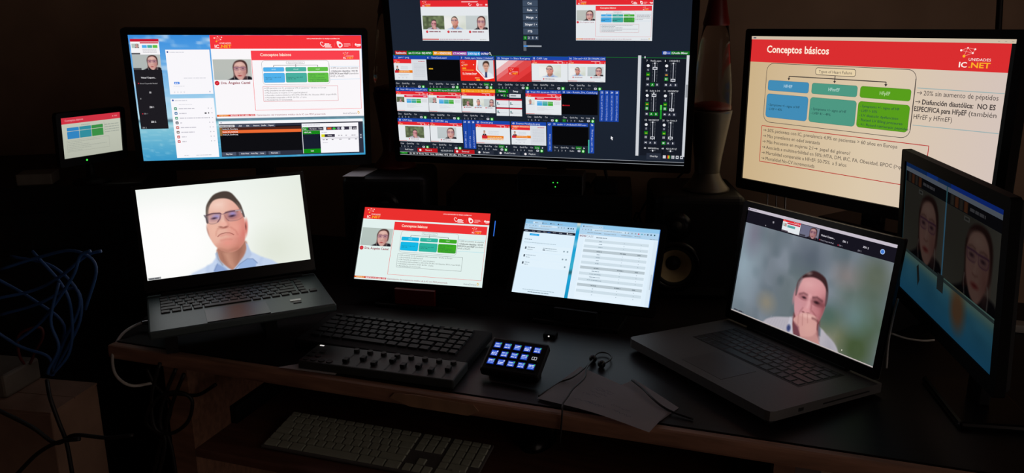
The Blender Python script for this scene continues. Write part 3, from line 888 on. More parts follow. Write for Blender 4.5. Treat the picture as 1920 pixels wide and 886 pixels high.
def noise_sky(X, Y):        # beach wallpaper: sky, clouds, horizon, sea; units of the 1920 x 1080 picture
    top = np.array(rgb(58, 142, 222)); low = np.array(rgb(190, 226, 240))
    t = np.clip(Y / 720, 0, 1)[..., None]
    I = top * (1 - t) + low * t
    cl = noise(X / 120 + 4, Y / 46 + 2) * .6 + noise(X / 50 + 14, Y / 22 + 9) * .4
    I = mix(I, np.clip(cl * 3 - 1.65, 0, 1) * .75 * np.clip(1.2 - Y / 700, 0, 1), rgb(236, 240, 244))
    sea = np.clip((Y - 724) / 12, 0, 1)
    s = np.clip((Y - 724) / 356, 0, 1)[..., None]
    sc = np.array(rgb(150, 208, 220)) * (1 - s) + np.array(rgb(58, 152, 200)) * s
    I = I * (1 - sea[..., None]) + sc * sea[..., None]
    I = mix(I, np.exp(-((Y - 728) / 14) ** 2) * .8, rgb(62, 92, 112))
    I = mix(I, np.exp(-((Y - 776) / 12) ** 2) * .4, rgb(230, 236, 238))
    w = noise(X / 40, Y / 9)
    return mix(I, np.clip(w * 2 - 1.1, 0, 1) * sea * .3, rgb(210, 236, 240))

# --- upper left monitor: desktop with a video call, chat lists and the programme picture
def canvas_left():
    c = Canvas(1920, 1080, .531, .299)
    c.photo(0, 0, 1920, 1080, 120, 90, lambda u, v: noise_sky(u * 1920, v * 1080))
    c.push(645, 3, 1918, 718); event(c, 'cool', 90); c.pop()
    # video-call column
    c.rect(12, 34, 236, 163, rgb(246, 244, 246)); c.rect(12, 34, 236, 56, rgb(200, 24, 50))
    c.push(12, 56, 232, 163, 220, 107)
    c.rect(74, 5, 220, 15, rgb(206, 40, 60)); c.photo(8, 16, 66, 52, 20, 14, woman())
    for k, q in enumerate('btg'): c.rect(88 + k * 42, 28, 126 + k * 42, 52, PAL['cool'][q])
    for k in range(4): c.words(90, 64 + k * 9, 110, 3, rgb(180, 178, 184), k)
    c.rect(0, 92, 68, 106, rgb(96, 96, 100))
    c.pop()
    c.photo(12, 163, 234, 290, 72, 42, woman((178, 184, 182)))
    c.rect(12, 274, 76, 290, rgb(70, 70, 74))
    c.rect(12, 290, 236, 797, rgb(30, 28, 33))
    w = rgb(232, 230, 234)
    c.text(122, 362, 13, "Vicius/ Cuquera...", w, 1, 118, 'c')
    c.ell(38, 404, 5, 5, rgb(200, 40, 60)); c.text(48, 410, 10, 'Vicius/ Cuquerella Medical', rgb(190, 188, 192), 0, 140)
    c.text(122, 489, 14, 'SI', w, 1, 16, 'c'); c.text(34, 540, 11, 'SI', rgb(190, 188, 192))
    c.text(121, 614, 14, 'ZB1 1', w, 1, 38, 'c'); c.ell(40, 664, 5, 5, rgb(200, 40, 60)); c.text(50, 669, 11, 'ZB1 1', rgb(170, 168, 172), 0, 34)
    c.text(120, 742, 14, 'ZB1 2', w, 1, 40, 'c'); c.text(24, 790, 11, 'ZB1 2', rgb(190, 188, 192), 0, 34)
    # chat windows
    c.rect(280, 122, 634, 500, rgb(249, 247, 251)); c.ell(296, 142, 7, 8, rgb(70, 84, 150)); c.words(312, 148, 120, 7, rgb(214, 214, 222), 1)
    c.words(404, 366, 180, 7, rgb(212, 212, 220), 2); c.rr(322, 394, 366, 414, 5, rgb(58, 128, 226)); c.words(328, 408, 30, 7, rgb(240, 244, 252), 4)
    c.words(314, 434, 90, 6, rgb(224, 224, 230), 3)
    for k in range(4): c.ell(318 + k * 26, 482, 5, 6, rgb(220, 220, 228))
    c.ell(606, 480, 6, 7, rgb(188, 194, 214))
    c.rect(278, 536, 632, 1062, rgb(250, 248, 252)); c.ell(296, 552, 8, 8, rgb(70, 96, 170)); c.words(312, 558, 100, 7, rgb(206, 206, 216), 5)
    c.words(340, 592, 110, 6, rgb(222, 222, 228), 6)
    cc = [(52, 150, 112), (66, 122, 170), (70, 160, 120), (50, 56, 76), (206, 86, 76), (130, 110, 104), (206, 76, 76), (204, 62, 66)]
    for k, col in enumerate(cc):
        y = 624 + k * 41.5
        c.rr(298, y - 12, 322, y + 12, 6, rgb(*col)); c.rect(304, y - 3, 316, y + 5, rgb(236, 238, 240), fine=True)
        c.words(336, y + 5, (130, 60, 250, 16, 130, 110, 40, 36)[k], 8, rgb(196, 194, 204), k + 20)
        c.ell(580, y, 4, 6, rgb(190, 190, 198)); c.ell(606, y, 7, 4, rgb(206, 206, 214))
    c.rect(545, 662, 562, 672, rgb(40, 40, 48)); c.ell(578, 666, 4, 6, rgb(40, 40, 48))
    c.words(340, 1044, 40, 7, rgb(206, 206, 212), 41); c.words(440, 1044, 130, 7, rgb(206, 206, 212), 42)
    # media list window
    c.rect(653, 743, 1906, 768, rgb(246, 246, 250)); c.words(668, 760, 14, 9, rgb(170, 174, 190), 1)
    c.rect(655, 768, 1906, 1062, rgb(46, 50, 66))
    c.rect(655, 792, 1354, 1020, rgb(14, 14, 18))
    c.rr(656, 776, 786, 798, 3, rgb(206, 206, 210)); c.words(664, 792, 110, 9, rgb(150, 150, 156), 6)
    c.rect(788, 772, 1132, 800, rgb(72, 78, 96))
    for x, t in ((820, 'Add'), (885, 'Edit'), (945, 'Remove'), (1012, 'Shuffle'), (1075, 'Repeat')): c.text(x, 792, 11, t, w, 1)
    c.rect(662, 824, 1356, 852, rgb(236, 108, 52)); c.rect(655, 800, 1356, 824, rgb(70, 36, 30)); c.rect(655, 800, 676, 872, rgb(150, 110, 60))
    for y, t in ((818, 'Rotulo_Dr_Pascual.png'), (844, 'Rotulo_Dra_Castel.png'), (868, 'Rotulo_Dr_Castellon.png')): c.text(680, y, 11, t, w, 1, 128)
    for x0, x1, t in ((658, 778, 'Play Out'), (800, 1035, ''), (1057, 1160, 'Shortcuts')):
        c.rect(x0, 1024, x1, 1054, rgb(76, 84, 104))
        if t: c.text((x0 + x1) / 2, 1045, 11, t, w, 1, None, 'c')
    for x, t in ((820, 'Auto Next'), (905, 'Auto Play'), (985, 'Loop')): c.text(x, 1044, 11, t, w, 1)
    # small window at its right
    c.rect(1362, 778, 1864, 1052, rgb(248, 247, 251)); c.words(1372, 796, 150, 7, rgb(196, 196, 206), 3)
    c.rect(1366, 812, 1850, 842, rgb(52, 48, 66)); c.rect(1366, 812, 1418, 842, rgb(28, 140, 34))
    c.text(1374, 833, 12, 'Fast', w, 1); c.text(1430, 833, 12, 'Recipes', w, 0, 60); c.text(1506, 833, 12, 'Titles', w)
    c.rect(1552, 814, 1576, 842, rgb(240, 240, 244)); c.rect(1586, 820, 1622, 836, rgb(226, 92, 40)); c.rect(1632, 826, 1660, 832, rgb(40, 220, 60)); c.rect(1642, 816, 1650, 842, rgb(40, 220, 60))
    c.ell(1686, 828, 12, 12, rgb(150, 140, 180)); c.ell(1724, 828, 15, 15, rgb(240, 240, 246)); c.rect(1780, 815, 1806, 842, rgb(214, 214, 220)); c.text(1814, 834, 11, 'Sale Simple', w, 1, 34)
    c.rect(1366, 843, 1520, 876, rgb(24, 136, 28)); c.text(1378, 866, 12, 'VIRTUAL', w, 1); c.rect(1366, 876, 1520, 1014, rgb(24, 30, 46))
    c.rect(1366, 1012, 1520, 1052, rgb(18, 138, 22)); c.text(1443, 1036, 12, 'Last', w, 1, None, 'c')
    c.words(1534, 866, 50, 7, rgb(200, 200, 210), 8)
    c.rect(1530, 880, 1560, 906, rgb(222, 220, 30)); c.rect(1560, 880, 1650, 906, rgb(52, 48, 66)); c.text(1605, 898, 11, 'Media', w, 0, None, 'c')
    for x in (1680, 1704, 1745, 1800): c.words(x, 898, 14 if x < 1800 else 40, 8, rgb(170, 168, 176), x)
    c.rect(1526, 908, 1862, 926, rgb(228, 226, 232))
    for x in (1540, 1568, 1620, 1690, 1770, 1830): c.words(x, 934, 18, 7, rgb(120, 118, 128), x)
    c.words(1540, 962, 44, 6, rgb(206, 204, 212), 9)
    c.rect(1868, 880, 1900, 930, rgb(66, 72, 92)); c.rect(1878, 890, 1890, 898, w, fine=True); c.rect(1878, 912, 1890, 920, w, fine=True)
    return c

SA = frame_from((-.6317, 2.0223, 1.3081), (.974, .2266, -.0066), (.0251, -.0792, .9965))
mon = thing('monitor', 'black widescreen monitor at upper left showing a beach desktop with call windows', 'monitor', (-.64, 2.11, DESK))
monitor(mon, SA, .531, .299, .015, .026, .05, canvas_left(), foot=(-.64, 2.11, DESK), foot_r=.09)

# --- the television with the mixing software
BLUE = rgb(28, 70, 168)
def controls(c, x, y, w, loop=0, play=False, on1=False, audio=False):
    k = w / 230.0
    t = rgb(206, 208, 216)
    c.text(x + 3, y + 17, 10, 'Close', t, 0, 26); c.text(x + 48, y + 17, 10, 'Quick Play', t, 0, 52); c.text(x + 120, y + 17, 10, 'Cut', t, 0, 18)
    if loop == 2: c.rect(x + 148, y + 2, x + 186, y + 21, rgb(18, 120, 26))
    c.text(x + 153, y + 17, 10, 'Loop', t if loop else rgb(70, 74, 86), 0, 26)
    if loop: c.poly([(x + 198, y + 6), (x + 208, y + 12), (x + 198, y + 19)], t, True)
    if on1: c.rect(x, y + 24, x + 22, y + 42, rgb(18, 120, 26))
    for q in range(4): c.text(x + 6 + q * 23, y + 38, 10, str(q + 1), t)
    c.text(x + 106, y + 38, 10, 'Audio', t if audio else rgb(70, 74, 86), 0, 30)
    c.rr(x + 160, y + 25, x + 178, y + 39, 5, rgb(200, 202, 212), True); c.rect(x + 165, y + 29, x + 173, y + 33, rgb(40, 44, 56), fine=True)
    c.rect(x + 184, y + 22, x + 208, y + 44, rgb(14, 110, 22)); c.ell(x + 196, y + 33, 7, 8, rgb(180, 246, 180))
def cap(c, x0, x1, y, num, t, col=BLUE, tc=rgb(214, 224, 246)):
    c.rect(x0, y, x1, y + 24, col)
    c.text(x0 + 8, y + 18, 11, num, tc, 1); c.text(x0 + 34, y + 18, 11, t, tc, 0, min(x1 - x0 - 38, 7.6 * len(t)))
def mini_event(c, kind):
    """programme picture in a thumbnail; kind lists who is seen"""
    p = PAL['tv']
    c.rect(0, 0, 1920, 1080, p['white']); c.rect(0, 0, 1920, 172, p['red'])
    c.push(0, 0, 1920, 1080); logo(c, 60, 10, 240, 160); c.pop()
    w = rgb(250, 214, 216)
    c.rect(1180, 34, 1640, 52, w, fine=True); heart(c, 1420, 112, 40, w, 12)
    c.ell(1636, 120, 36, 34, w); c.ell(1640, 122, 15, 15, p['red']); c.rect(1850, 100, 1910, 140, w, fine=True); c.rect(1690, 104, 1770, 140, rgb(240, 130, 136), fine=True)
    c.rect(0, 1030, 480, 1056, rgb(206, 70, 62)); c.words(500, 1052, 880, 20, rgb(190, 160, 168), 3); c.words(1660, 1050, 180, 18, rgb(190, 190, 186), 4)
def cams3(c, y0, y1, n=44):
    mini_event(c, '3')
    for k, f in enumerate((t_man2, t_man1, woman((196, 204, 204)))):
        c.photo(40 + 622 * k, y0, 662 + 620 * k, y1, n, int(n * .6), f)
        badge(c, 150 + 620 * k, y1 + 62, 34); c.words(214 + 620 * k, y1 + 76, 330, 30, rgb(150, 110, 118), k)
def cam1(c, f, n=40, x=(480, 1480), y=(235, 875)):
    mini_event(c, '1')
    c.photo(x[0], y[0], x[1], y[1], n, int(n * .6), f)
    badge(c, 640, 940, 36); c.words(720, 955, 500, 30, rgb(150, 110, 118), 2)
def ppt(c, f, n=22, side=True):
    mini_event(c, 'p')
    c.photo(20, 300, 480, 590, n, int(n * .62), f)
    c.rect(495, 198, 1890, 980, rgb(236, 232, 236)); c.rect(495, 198, 1890, 318, rgb(222, 30, 60)); c.rect(500, 318, 1886, 974, PAL['tv']['pane'])
    c.rect(620, 230, 1000, 262, rgb(246, 170, 180), fine=True); c.rect(1640, 236, 1830, 280, rgb(246, 160, 170), fine=True)
    for k, q in enumerate('btg'):
        c.rect(616 + k * 292, 400, 894 + k * 292, 462, PAL['tv'][q]); c.rect(616 + k * 292, 476, 894 + k * 292, 620, PAL['tv'][q])
    for k in range(4): c.words(1530, 420 + k * 48, 320, 22, rgb(196, 198, 204), k + 3)
    for k in range(6): c.words(620, 700 + k * 34, (800, 420, 560, 920, 640, 400)[k], 14, rgb(206, 208, 212), k)
def ad(c, red_big=False):
    w = PAL['tv']['white']
    c.rect(0, 0, 1920, 1080, w); c.rect(1060, 0, 1920, 1080, rgb(216, 220, 226))
    c.rect(0, 0, 1040, 210, rgb(238, 84, 30) if red_big else PAL['tv']['red'])
    if red_big:
        c.rect(0, 130, 1040, 260, PAL['tv']['red']); c.text(560, 110, 64, 'EVENTO FINALIZADO', rgb(255, 220, 190), 1, 900, 'c')
    logo(c, 60, 40, 300, 170)
    c.photo(60, 330, 330, 600, 16, 16, t_presenter)
    c.rect(30, 580, 1080, 700, rgb(232, 120, 26)); c.rect(30, 580, 260, 710, rgb(206, 36, 48)); c.words(300, 660, 620, 36, rgb(250, 200, 130), 1)
    c.rect(860, 560, 1080, 600, rgb(240, 150, 30))
    for k in range(4): c.words(400, 380 + k * 44, 420, 18, rgb(198, 204, 214), k)
    c.words(240, 800, 620, 20, rgb(170, 174, 186), 6); c.words(340, 870, 420, 18, rgb(190, 190, 200), 7)
    for k in range(3): c.ell(260 + 220 * k, 960, 46, 26, rgb(206, 206, 214))
    c.words(1460, 120, 380, 34, rgb(206, 70, 90), 4)
    for k in range(11): c.words(1180, 240 + k * 64, 640, 24, rgb(196, 200, 208), k)

def canvas_tv():
    c = Canvas(1920, 1080, .70, .394)
    c.photo(0, 0, 1920, 1080, 12, 8, lambda u, v: flat(u, rgb(26, 33, 45)) * (1 + .12 * noise(u * 4, v * 3))[..., None])
    W_ = rgb(222, 224, 230)
    c.rect(0, 0, 1920, 22, rgb(225, 228, 232)); c.words(12, 17, 300, 10, rgb(120, 124, 130), 2)
    # two programme windows
    c.push(212, 56, 660, 309); cams3(c, 405, 775, 70); c.pop()
    c.push(1222, 46, 1690, 300); event(c, 'tv', 60, False); c.pop()
    c.box(1222, 46, 1690, 300, 2, rgb(190, 194, 200))
    for y, t in ((57, 'Cut'), (98, 'Fade'), (142, 'Merge'), (185, 'Stinger 1'), (228, 'FTB')):
        c.rect(886, y, 982, y + 38, rgb(62, 76, 96)); c.text(930, y + 25, 13, t, W_, 1, None, 'c')
        if y in (98, 142, 185): c.ell(972, y + 19, 3, 3, W_)
    for k in range(4):
        c.rect(886 + k * 24.5, 275, 909 + k * 24.5, 299, rgb(18, 120, 30) if k == 0 else rgb(62, 76, 96)); c.text(897 + k * 24.5, 292, 12, str(k + 1), W_, 1, None, 'c')
    c.rect(886, 333, 1002, 343, rgb(150, 156, 164)); c.rect(885, 308, 904, 368, rgb(96, 102, 110)); c.rect(886, 334, 912, 342, rgb(60, 146, 230))
    # category tabs
    x = 15
    for w, t, col in ((83, 'Realización', (180, 26, 34)), (180, 'cam 1 2 3 4 5 6 + SEQ INTRO', (16, 116, 24)), (133, 'PIP + VIDEOS SEQ', (236, 150, 20)), (100, 'LTS NOMBRES', (150, 44, 160)), (88, '2 BOX Sql, 4S', (40, 150, 226)), (56, 'OUTRO', (30, 48, 150))):
        c.rect(x, 376, x + w - 1, 401, rgb(*col)); c.text(x + w / 2, 395, 12, t, rgb(238, 240, 244), 1, w * .88, 'c'); x += w
    c.ell(662, 386, 7, 7, W_); c.ell(662, 386, 4, 4, rgb(26, 33, 45)); c.line([(667, 391), (674, 399)], 3, W_)
    c.rect(0, 401, 1920, 404, rgb(16, 110, 60)); c.rect(640, 401, 1920, 403, rgb(24, 124, 34))
    c.rect(1755, 361, 1806, 382, BLUE); c.rect(1806, 361, 1918, 382, rgb(14, 116, 22)); c.rr(1762, 364, 1780, 380, 3, W_, True); c.rect(1768, 369, 1775, 376, BLUE, fine=True); c.text(1783, 377, 10, 'List', W_, 0, 20)
    c.text(1866, 377, 11, 'Audio Mixer', W_, 1, 84, 'c'); c.line([(1814, 366), (1814, 378)], 3, W_); c.line([(1821, 364), (1821, 380)], 2, W_)
    # row one
    Y = 405
    cap(c, 0, 228, Y, '1', 'pprt 1.png'); c.push(0, 430, 228, 568); ad(c); c.pop(); controls(c, 0, 578, 230)
    cap(c, 230, 458, Y, '6', 'TimeClock.xaml'); c.rect(232, 430, 456, 568, rgb(8, 8, 10)); c.rect(244, 486, 272, 494, rgb(220, 170, 40)); controls(c, 236, 576, 230, 1)
    cap(c, 460, 692, Y - 1, '7', 'Pantalla_espera_Webinar_3_UnidadesIC.')
    c.push(460, 429, 691, 565)
    c.rect(0, 0, 1920, 1080, rgb(232, 40, 30)); c.poly([(930, 0), (1860, 0), (1860, 920), (1380, 1010), (880, 520)], rgb(244, 236, 236)); c.photo(1000, 0, 1860, 900, 30, 34, t_doctor)
    c.poly([(1000, 0), (960, 0), (900, 500), (1360, 1000), (1000, 540)], rgb(246, 240, 240)); c.poly([(1000, 0), (1000, 480), (1390, 905), (1000, 905), (940, 500)], rgb(232, 40, 30))
    c.poly([(960, 0), (1010, 0), (960, 480), (1380, 930), (1860, 860), (1860, 920), (1370, 1000), (890, 510)], rgb(246, 240, 240))
    logo(c, 80, 90, 340, 230); c.rect(120, 400, 330, 460, YEL); c.words(120, 540, 640, 34, rgb(250, 170, 60), 4); c.text(120, 720, 64, 'Dr. Domingo Pascual', rgb(255, 240, 236), 1, 800); c.words(120, 770, 760, 26, rgb(255, 190, 180), 3)
    c.rect(880, 985, 1080, 1060, YEL); c.words(800, 940, 260, 36, rgb(255, 220, 160), 2); c.ell(760, 240, 30, 30, rgb(255, 210, 200))
    c.pop(); controls(c, 466, 574, 230, 2, audio=True)
    cap(c, 703, 934, Y - 2, '13', 'Stinger 1- Slats Red.gray'); c.push(703, 428, 934, 564)
    c.rect(0, 0, 1920, 1080, rgb(226, 60, 60)); c.poly([(0, 0), (700, 0), (0, 480)], rgb(238, 232, 234)); c.poly([(700, 0), (1180, 0), (0, 800), (0, 480)], rgb(232, 170, 172)); c.poly([(1180, 0), (1560, 0), (0, 1040), (0, 800)], rgb(230, 110, 112))
    c.poly([(1560, 0), (1920, 0), (1920, 200), (600, 1080), (0, 1080), (0, 1040)], rgb(222, 74, 74)); c.poly([(1920, 520), (1920, 1080), (1080, 1080)], rgb(206, 44, 44))
    c.rect(660, 360, 1240, 740, rgb(226, 34, 36)); logo(c, 700, 390, 500, 330); c.pop(); controls(c, 708, 572, 230, 1)
    cap(c, 936, 1170, Y - 4, '15', 'CAM 1.jpg'); c.push(936, 425, 1170, 561); cam1(c, t_man1, 44, (400, 1560), (230, 850)); c.pop(); controls(c, 942, 570, 230)
    cap(c, 1171, 1409, Y - 6, '16', '2 Box cam1+ AUX ZB1 DYNAMIC CAMS'); c.push(1172, 423, 1409, 558); mini_event(c, '2')
    c.photo(90, 320, 900, 780, 34, 20, t_man1); c.photo(1000, 320, 1820, 780, 34, 20, woman((190, 200, 202)))
    for k in (0, 1): badge(c, 260 + 930 * k, 850, 34); c.words(330 + 930 * k, 866, 420, 28, rgb(150, 110, 118), k)
    c.pop(); controls(c, 1178, 568, 230)
    # row two
    Y = 617
    cap(c, 0, 226, Y, '17', 'Virtual - PIO1 zip cam 2 Domin PPT 16:9 w'); c.push(0, 642, 226, 778); ppt(c, t_man2); c.pop(); controls(c, 0, 784, 230)
    cap(c, 229, 456, Y, '18', 'Virtual - PIO1 zip cam ZB1 ANGELES PPT', rgb(14, 116, 22)); c.push(229, 642, 456, 777); ppt(c, woman()); c.pop(); controls(c, 234, 784, 230)
    cap(c, 460, 690, Y, '19', '3 Box cam 1 + 2 + ZB1 AUX+AMIG', rgb(240, 150, 16), rgb(250, 220, 120)); c.push(460, 640, 688, 774); cams3(c, 330, 740, 30); c.pop(); controls(c, 466, 782, 230)
    c.rect(697, 614, 779, 638, rgb(10, 116, 20)); c.text(738, 631, 11, 'Camera', W_, 1, 48, 'c'); c.rect(784, 614, 872, 638, rgb(42, 48, 62)); c.text(828, 631, 11, 'Setup', W_, 1, 34, 'c')
    for k in range(4):
        if k == 2: c.rect(744, 644, 766, 664, rgb(10, 116, 20))
        c.text(706 + k * 21, 660, 11, 'FWSC'[k], W_)
    c.rect(786, 644, 862, 668, rgb(214, 218, 224)); c.words(794, 659, 40, 8, rgb(130, 134, 140), 2)
    for ix in (0, 1):
        for iy in (0, 1):
            x, y = 696 + ix * 88, 678 + iy * 57
            c.rect(x, y, x + 84, y + 55, rgb(226, 230, 234)); c.rect(x, y, x + 84, y + 9, rgb(196, 20, 44)); c.ell(x + 10, y + 26, 4, 7, rgb(60, 130, 130)); c.rect(x + 5, y + 33, x + 24, y + 37, rgb(60, 66, 80)); c.words(x + 28, y + 36, 44, 3, rgb(206, 210, 216), ix)
    cap(c, 894, 1128, Y - 3, '20', 'Virtual - PIO1 zip cam cam 1 MIGUEL PPT'); c.push(894, 637, 1128, 774); ppt(c, t_man1); c.pop(); controls(c, 900, 778, 230)
    cap(c, 1130, 1364, Y - 6, '21', 'List - Rotulo_Dra_Castel.png'); c.rect(1131, 634, 1364, 768, rgb(8, 8, 10)); c.rect(1136, 706, 1184, 713, rgb(160, 20, 32)); c.ell(1140, 709, 4, 4, rgb(220, 60, 60)); controls(c, 1136, 776, 230, 1, on1=True, audio=True)
    for k, (n_, t) in enumerate((('22', 'PIO Virtual cam ZB1 2 PPT 16:9 PIN'), ('23', 'PIO Q-Square-On Cam 3 cuadrants'), ('24', 'Virtus Tribal Zoned - AV ZB1 2 AN'), ('25', 'PIO Q-Square-On Cam 1 cuadr Am/C'))):
        x = 1375 + k * 31.5
        c.rect(x, 607, x + 29, 808, BLUE); c.text(x + 14, 626, 11, n_, rgb(220, 228, 246), 1, None, 'c'); c.text(x + 19, 800, 9, t, rgb(180, 196, 236), 0, 160, vert=True)
    # row three
    Y = 824
    cap(c, 0, 229, Y, '30', 'CAM 2.jpg'); c.push(0, 848, 225, 985); cam1(c, t_man2, 40, (420, 1560), (240, 870)); c.pop(); controls(c, 4, 988, 230)
    cap(c, 231, 457, Y, '33', 'CAM ZB1 .jpg'); c.push(229, 848, 455, 983); cam1(c, woman((190, 198, 200)), 40, (420, 1560), (240, 870)); c.pop(); controls(c, 236, 988, 230)
    for k, (n_, t) in enumerate((('34', 'CAM ZB1 2 .jpg'), ('35', 'CAM 2 .jpg'), ('38', 'vB.11.AUDIO mod'))):
        x = 462 + k * 29
        c.rect(x, 824, x + 27, 1020, BLUE); c.text(x + 13, 843, 11, n_, rgb(220, 228, 246), 1, None, 'c'); c.text(x + 18, 1014, 9, t, rgb(180, 196, 236), 0, 8 * len(t), vert=True)
    cap(c, 550, 784, Y, '39', 'Gracias.png'); c.push(550, 848, 783, 982); mini_event(c, 'g'); c.photo(340, 330, 620, 640, 18, 18, t_presenter)
    c.rect(330, 620, 1560, 770, rgb(232, 124, 28)); c.rect(330, 620, 640, 790, rgb(206, 38, 48)); c.words(660, 730, 800, 40, rgb(250, 200, 130), 1); c.words(330, 850, 1220, 50, rgb(240, 180, 110), 2)
    for k in range(3): c.words(700, 400 + k * 70, 600, 26, rgb(200, 206, 216), k)
    c.pop(); controls(c, 556, 986, 230, 2, audio=True)
    cap(c, 793, 1028, Y, '40', 'Evento Finalizado.png'); c.push(793, 848, 1027, 980); ad(c, True); c.pop(); controls(c, 800, 984, 230, 2, audio=True)
    c.rect(1036, 822, 1066, 1018, BLUE); c.text(1050, 842, 11, '47', rgb(220, 228, 246), 1, None, 'c'); c.text(1056, 1010, 10, 'Virtual - CAM 1 Y allin.png', rgb(190, 204, 240), 0, 110, vert=True)
    cap(c, 1068, 1304, Y - 3, '71', 'audio 1 UnidadesIC323.wav'); c.rect(1070, 848, 1304, 972, rgb(8, 8, 10)); controls(c, 1076, 976, 230, 2, audio=True)
    c.rect(1304, 930, 1313, 1020, rgb(70, 170, 150))
    c.rect(1314, 818, 1344, 1020, BLUE); c.text(1329, 838, 11, '76', rgb(220, 228, 246), 1, None, 'c'); c.text(1334, 1012, 10, 'Virtual - CAM 1 Y PIP aux all.mpg', rgb(190, 204, 240), 0, 150, vert=True)
    c.poly([(1452, 900), (1466, 912), (1460, 916), (1464, 926), (1458, 926), (1455, 918), (1450, 920)], rgb(240, 240, 244), True)
    # bottom bar
    for x0, x1, t, col in ((0, 120, 'Add Input', (40, 46, 60)), (129, 272, 'Record', (186, 22, 30)), (276, 388, '00:30:59:29 D', (26, 33, 45)), (392, 534, 'External', (186, 22, 30)), (548, 668, 'Stream', (40, 46, 60)), (696, 848, 'MultiCorder', (40, 46, 60)), (866, 980, 'PlayList', (40, 46, 60))):
        c.rect(x0, 1028, x1, 1056, rgb(*col)); c.text((x0 + x1) / 2 + 8, 1046, 11, t, W_, 0, None, 'c')
        if t not in ('Add Input', '00:30:59:29 D'): c.ell(x0 + 20, 1042, 8, 8, rgb(236, 230, 232))
    c.rect(0, 1057, 1920, 1060, rgb(150, 154, 162)); c.rect(0, 1060, 1920, 1078, rgb(8, 9, 12)); c.rect(0, 1077, 1920, 1080, rgb(150, 154, 160))
    c.rect(0, 1060, 56, 1072, rgb(14, 110, 24)); c.text(8, 1071, 10, '1080p25', rgb(90, 220, 90), 0, 42)
    c.text(70, 1073, 10, 'EX  FPS  25  Render Time:  16 ms  GPU Mem:  40 %  CPU vMix:  27 %  Total:  33 %', W_, 1, 440)
    # scroll bars and audio mixer
    c.rect(1611, 385, 1630, 1024, rgb(206, 210, 216)); c.rect(1904, 381, 1920, 1020, rgb(206, 210, 216)); c.rect(1907, 560, 1919, 640, rgb(150, 154, 160))
    c.rect(1640, 404, 1902, 1020, rgb(22, 26, 36)); c.rect(1780, 404, 1784, 1018, rgb(10, 12, 16))
    c.rect(1650, 390, 1656, 402, W_)
    rows = [(405, '7', 'Pantalla_espera', .22, 1, 0), (405, '8', '1 PONENTE C', .95, 0, 0), (590, '10', 'Audio In 3+4', .05, 0, 2), (590, '11', 'NDI DESKTOP', .95, 0, 0), (775, '12', 'NDI DESKTOP', .93, 0, 0), (775, '21', 'List - Rotulo_D', .9, 0, 3)]
    for k, (y, n_, t, lev, _, g) in enumerate(rows):
        x = 1660 + (k % 2) * 112
        c.text(x + 2, y + 17, 10, n_, W_, 1); c.text(x + 28, y + 17, 10, t, W_, 0, 64)
        c.rect(x + 36, y + 25, x + 72, y + 27, rgb(120, 124, 130)); c.rect(x + 50, y + 22, x + 58, y + 31, W_)
        c.ell(x + 14, y + 42, 9, 9, rgb(230, 232, 236)); c.rr(x + 4, y + 58, x + 25, y + 78, 4, rgb(42, 46, 60)); c.text(x + 14, y + 73, 10, 'S', W_, 1, None, 'c')
        c.rect(x + 3, y + 84, x + 26, y + 106, rgb(16, 116, 24) if k % 2 == 0 or k > 2 else rgb(42, 46, 60)); c.rect(x + 8, y + 94, x + 22, y + 101, rgb(220, 150, 50) if k in (1, 2) else rgb(150, 190, 40), fine=True)
        c.rect(x + 3, y + 112, x + 26, y + 134, rgb(16, 126, 30) if k in (1, 2, 3) else rgb(36, 40, 52)); c.line([(x + 10, y + 116), (x + 10, y + 130)], 4, W_); c.line([(x + 18, y + 116), (x + 18, y + 130)], 3, W_)
        for q in range(13):
            for d in (-14, 14): c.rect(x + 55 + d - 2, y + 30 + q * 8.8, x + 55 + d + 2, y + 33 + q * 8.8, rgb(110, 114, 122), fine=True)
        c.rect(x + 53, y + 32, x + 57, y + 140, rgb(190, 192, 200))
        fy = y + 36 + lev * 98
        c.rect(x + 42, fy - 8, x + 70, fy + 8, W_); c.rect(x + 46, fy - 4, x + 66, fy + 4, rgb(60, 64, 76), fine=True)
        for q in range(3):
            on = (k == 0 and q == 1) or (k == 2 and q > 0) or (k == 5 and q == 0)
            c.rect(x + 2 + q * 29, y + 148, x + 27 + q * 29, y + 170, rgb(16, 128, 30) if on else rgb(44, 48, 62)); c.text(x + 14 + q * 29, y + 164, 11, 'MAB'[q], W_, 1, None, 'c')
    c.rect(1757, 690, 1768, 780, rgb(24, 150, 40)); c.rect(1757, 690, 1768, 720, rgb(80, 210, 80))
    c.text(1664, 975, 10, '30', W_, 1); c.text(1690, 975, 10, 'DESCANSO.mp', W_, 0, 68); c.text(1776, 975, 10, '49', W_, 1); c.text(1804, 975, 10, 'NDI CD-PC1 (Z', W_, 0, 66)
    for x in (1720, 1832): c.rect(x - 18, 984, x + 18, 986, rgb(120, 124, 130)); c.rect(x - 4, 980, x + 4, 991, W_)
    c.rect(1682, 1002, 1772, 1044, rgb(40, 46, 60)); c.text(1728, 1028, 12, 'Overlay', W_, 0, 50, 'c')
    for k in range(5):
        x = 1786 + k * 27
        c.rect(x, 1014, x + 18, 1034, rgb(206, 208, 214) if k != 1 else rgb(220, 180, 40))
        if k == 1: c.rect(x, 1014, x + 6, 1034, rgb(210, 50, 40)); c.rect(x + 13, 1014, x + 18, 1034, rgb(40, 170, 60))
        if k == 2: c.rect(x + 8, 1014, x + 10, 1034, rgb(26, 33, 45)); c.rect(x, 1023, x + 18, 1025, rgb(26, 33, 45))
        if k > 2: c.rect(x + 4, 1020, x + 14, 1028, rgb(60, 64, 76))
    return c
SB = frame_from((.0557, 1.9539, 1.3605), (.9731, -.2306, -.0005), (-.0291, -.1249, .9917))
RACKTOP = 1.07
